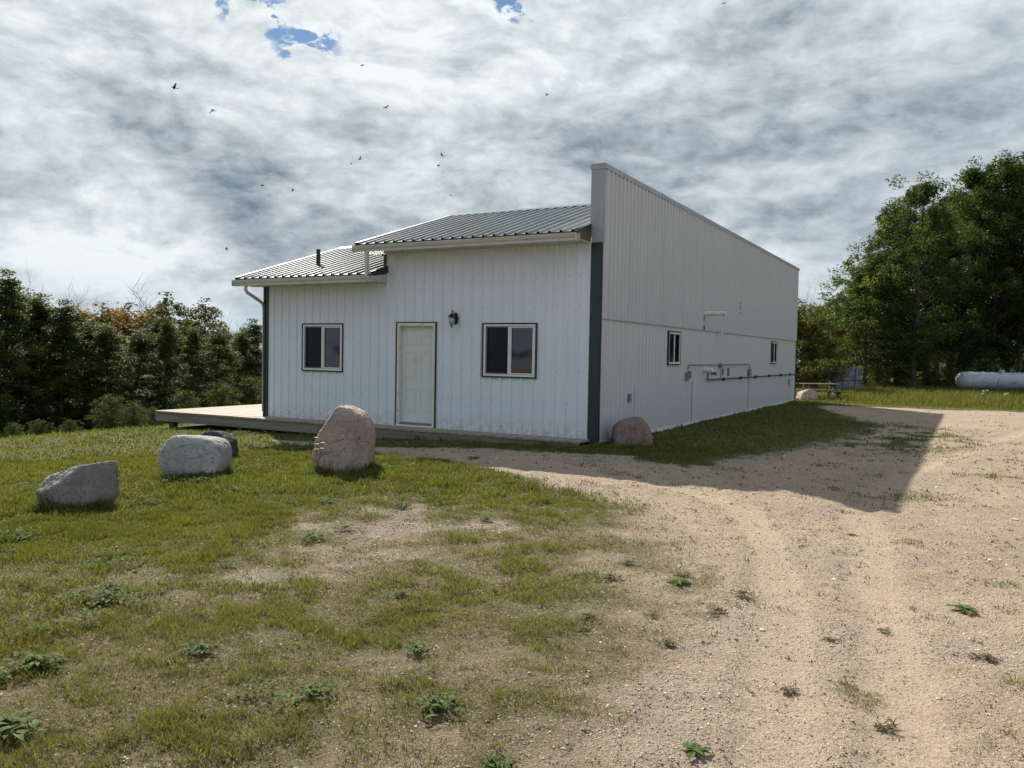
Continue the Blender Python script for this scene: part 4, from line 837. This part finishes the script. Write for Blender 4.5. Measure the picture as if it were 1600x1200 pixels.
# ------------------------------------------------------------------ table, tank, shed
tx, ty = px(1281, 35.5); PT = empty('picnic_table', (tx, ty, hg1(tx, ty)), .50, label='old dark wooden picnic table behind the far corner of the building', cat='picnic table')
MT['tablewood'] = mat('dark_weathered_table_wood', (.10, .08, .065), .8, fn=wood((.06, .05, .04), (.14, .115, .09)))
m = MB()
for k in range(5): m.box(-.78, .78, -.36+k*.147, -.36+k*.147+.138, .72, .758)
m.build('table_top', MT['tablewood'], PT)
for y0 in (-.78, .50):
    m = MB(); m.box(-.88, .88, y0, y0+.135, .42, .458); m.box(-.88, .88, y0+.142, y0+.277, .42, .458); m.build('bench', MT['tablewood'], PT)
for xx in (-.58, .58):
    for s in (-1, 1):
        m = MB(); m.prism([(s*.22, .72), (s*.32, .72), (s*.72, 0), (s*.62, 0)][::s], 0, xx-.02, xx+.02); m.build('leg', MT['tablewood'], PT)
    m = MB(); m.box(xx+.021, xx+.058, -.76, .76, .33, .42); m.box(xx+.021, xx+.058, -.34, .34, .63, .72); m.build('cross_brace', MT['tablewood'], PT)
# propane tank
qx, qy = px(1494, 47.5); TK = empty('propane_tank', (qx, qy, hg1(qx, qy)), .50, label='long white horizontal gas tank at the edge of the trees', cat='tank')
MT['tank'] = mat('chalky_white_tank_paint', (.6, .63, .66), .5, fn=worn((.44, .48, .54), (.25, .27, .31), 2.2, .45, .75, (1, 3, 3)))
prof = []; R_ = .50; Lt = 5.2
for k in range(8): a = k/7*math.pi/2; prof.append((R_*math.sin(a)+.001, .42-.42*math.cos(a)))
prof += [(R_, Lt-.42)]
for k in range(1, 8): a = math.pi/2-k/7*math.pi/2; prof.append((R_*math.sin(a)+.001, Lt-.42+.42*math.cos(a)))
m = MB(); m.lathe(prof, 24, (0, 0, .72), ax=0); m.build('tank_shell', MT['tank'], TK, smooth=True)
m = MB(); m.lathe([(.16, 0), (.17, .10), (.12, .16), (.01, .18)], 14, (2.6, 0, 1.20)); m.build('valve_dome', MT['tank'], TK)
m = MB(); m.tube([(2.5, -.08, 1.25), (2.35, -.30, 1.14), (2.15, -.50, .82), (2.1, -.52, .3), (2.1, -.55, 0)], .018, 6); m.build('gas_hose', MT['steel'], TK)
for xx in (1.1, 4.1): m = MB(); m.prism([(-.3, 0), (.3, 0), (.38, .37), (.2, .26), (0, .23), (-.2, .26), (-.38, .37)], 0, xx-.04, xx+.04); m.build('leg', MT['steel'], TK)
for xx in (1.5, 3.6): m = MB(); m.tube([(xx, 0, 1.20), (xx, 0, 1.28)], .04, 8); m.build('lifting_lug', MT['tank'], TK)
# grey storage box

bx_, by_ = px(1307, 44); SH = empty('storage_shed', (bx_, by_, hg1(bx_, by_)), .50, label='weathered grey panelled storage box with dark roof edge under the trees', cat='shed')
MT['greybox'] = mat('weathered_grey_panel', (.13, .14, .16), .7, fn=worn((.24, .26, .30), (.11, .11, .13), 2.5, .4, .65, (1, 1, .6)))
m = MB(); m.box(0, 1.9, 0, 1.6, 0, 1.95); m.build('body', MT['greybox'], SH)
m = MB(); m.box(-.06, 1.0, -.08, 1.66, 1.952, 2.05); m.build('roof', MT['black'], SH)
for a in (0.05, 1.0):
    m = MB(); m.box(a, a+.85, -.035, -.002, .05, 1.85); dro = m.build('door_leaf', MT['greybox'], SH); SH.scale = (.68, .68, .72)
    m = MB(); m.box(a, a+.85, -.055, -.036, .92, .99); m.box(a+.40, a+.45, -.055, -.036, .05, .918); m.box(a+.40, a+.45, -.055, -.036, .992, 1.85); m.build('batten', MT['black'], dro)
# fallen branch by the tall grass
lx, ly = px(1405, 42); LG = MB(); LG.tube([(-1.1, 0, .10), (-.4, .05, .14), (.4, -.04, .16), (1.2, .1, .12)], [.05, .06, .055, .03], 7); LG.tube([(.3, 0, .15), (.7, .2, .35), (.9, .3, .5)], [.03, .02, .01], 6)
lo = LG.build('fallen_branch', MT['bark']); lo.location = (lx, ly, hg1(lx, ly)); lo.rotation_euler = (0, 0, .4); tag(lo, 'fallen branch lying in the tall grass in front of the grove', 'branch')
# pale wildflowers in the tall grass
SEEDM = mat('pale_seed_head', (.5, .48, .38), .9, fn=worn((.5, .48, .38), (.35, .33, .25), 30))
for u, v_, h_, lb in ((1539, 36, .55, 'pale seeded wild plant standing in front of the tank'), (1575, 37, .42, 'short pale wild plant right of the one before the tank')):
    x_, y_ = px(u, v_); e = empty('wild_plant', (x_, y_, hg1(x_, y_)), label=lb, cat='wild plant'); s1, s2 = MB(), MB()
    for k in range(6):
        a, b, hh = random.uniform(-.12, .12), random.uniform(-.1, .1), h_*random.uniform(.75, 1.15); s1.tube([(0, 0, 0), (a*.5, b*.5, hh*.6), (a, b, hh)], .006, 5); MB().lathe([(.005, -.03), (.04, 0), (.035, .025), (.005, .04)], 7, (a, b, hh)).build('seed_head', SEEDM, e)
    s1.build('stem', MT['darkbark'], e)

# ------------------------------------------------------------------ birds
MT['bird'] = mat('dark_feathers', (.025, .022, .022), .7, fn=worn((.022, .02, .02), (.05, .045, .04), 30))
def bird_mesh(flap):
    m = MB(); m.tube([(0, -.10, 0), (0, -.085, .004), (0, -.06, .006), (0, -.02, 0), (0, .04, -.002), (0, .08, 0), (0, .10, .002)], [.002, .012, .017, .026, .022, .010, .006], 8)
    m.poly([(-.008, .09, 0), (.008, .09, 0), (.026, .16, .002), (-.026, .16, .002)])
    for s in (-1, 1):
        el = (s*.085, -.02, .05*flap); ti = (s*.19, .03, .02*flap+.09*flap*abs(flap)); i = len(m.v)
        m.v += [(s*.012, -.045, .008), (s*.012, .045, .006), el, (s*.09, .045, .045*flap), ti, (s*.15, .055, .06*flap)]
        m.v += [(a, b, c-.006) for a, b, c in m.v[i:i+6]]
        for q in ((0, 2, 3, 1), (2, 4, 5, 3)): m.f.append(tuple(i+k for k in q)); m.f.append(tuple(i+6+k for k in q[::-1]))
        for a, b in ((0, 2), (2, 4), (4, 5), (5, 3), (3, 1)): m.f.append((i+a, i+b, i+6+b, i+6+a))
    return m
BM = [bird_mesh(f).build('bird', MT['bird']) for f in (.9, -.7, .25)]; usedb = [False]*3
BD = [(272, 137, 1.25, 'bird high on the left, leftmost of the flock with swept wings'), (332, 172, 1.0, 'bird with spread wings just below right of the leftmost one'), (566, 102, 1.15, 'bird highest over the left roof with one wing down'), (603, 168, .9, 'bird below right of the highest one over the left roof'), (855, 147, .8, 'bird alone high between the roof and the tall wall'),
      (1131, 5, .8, 'bird at the very top edge of the sky on the right'), (562, 249, .9, 'upper right bird of the close pair over the lower roof'), (549, 255, .7, 'lower left bird of the close pair over the lower roof'), (690, 242, .9, 'top bird of the trio above the upper roof'), (684, 259, .7, 'middle bird of the trio above the upper roof'), (691, 267, .75, 'bottom bird of the trio above the upper roof'),
      (704, 305, .7, 'bird flying lowest, just above the upper roof ridge'), (411, 290, .8, 'left bird of the two level ones left of the lower roof'), (458, 296, .9, 'right bird of the two level ones left of the lower roof'), (354, 389, .7, 'lowest bird left of the lower roof eave')]
for i, (u, v_, s, lb) in enumerate(BD):
    k = i % 3; p = CAM+38*(FW+RI*(u-800)/1289.07-UP*(v_-600)/1289.07)
    if usedb[k]: o = BM[k].copy(); COL.objects.link(o)
    else: o = BM[k]; usedb[k] = True
    o.location = tuple(p); o.rotation_euler = (random.uniform(-.5, .5), random.uniform(-.6, .6), random.random()*6.28); o.scale = (s*1.0,)*3; tag(o, 'small dark '+lb, 'bird', 'birds flying over the building')
sc.render.engine = 'CYCLES'
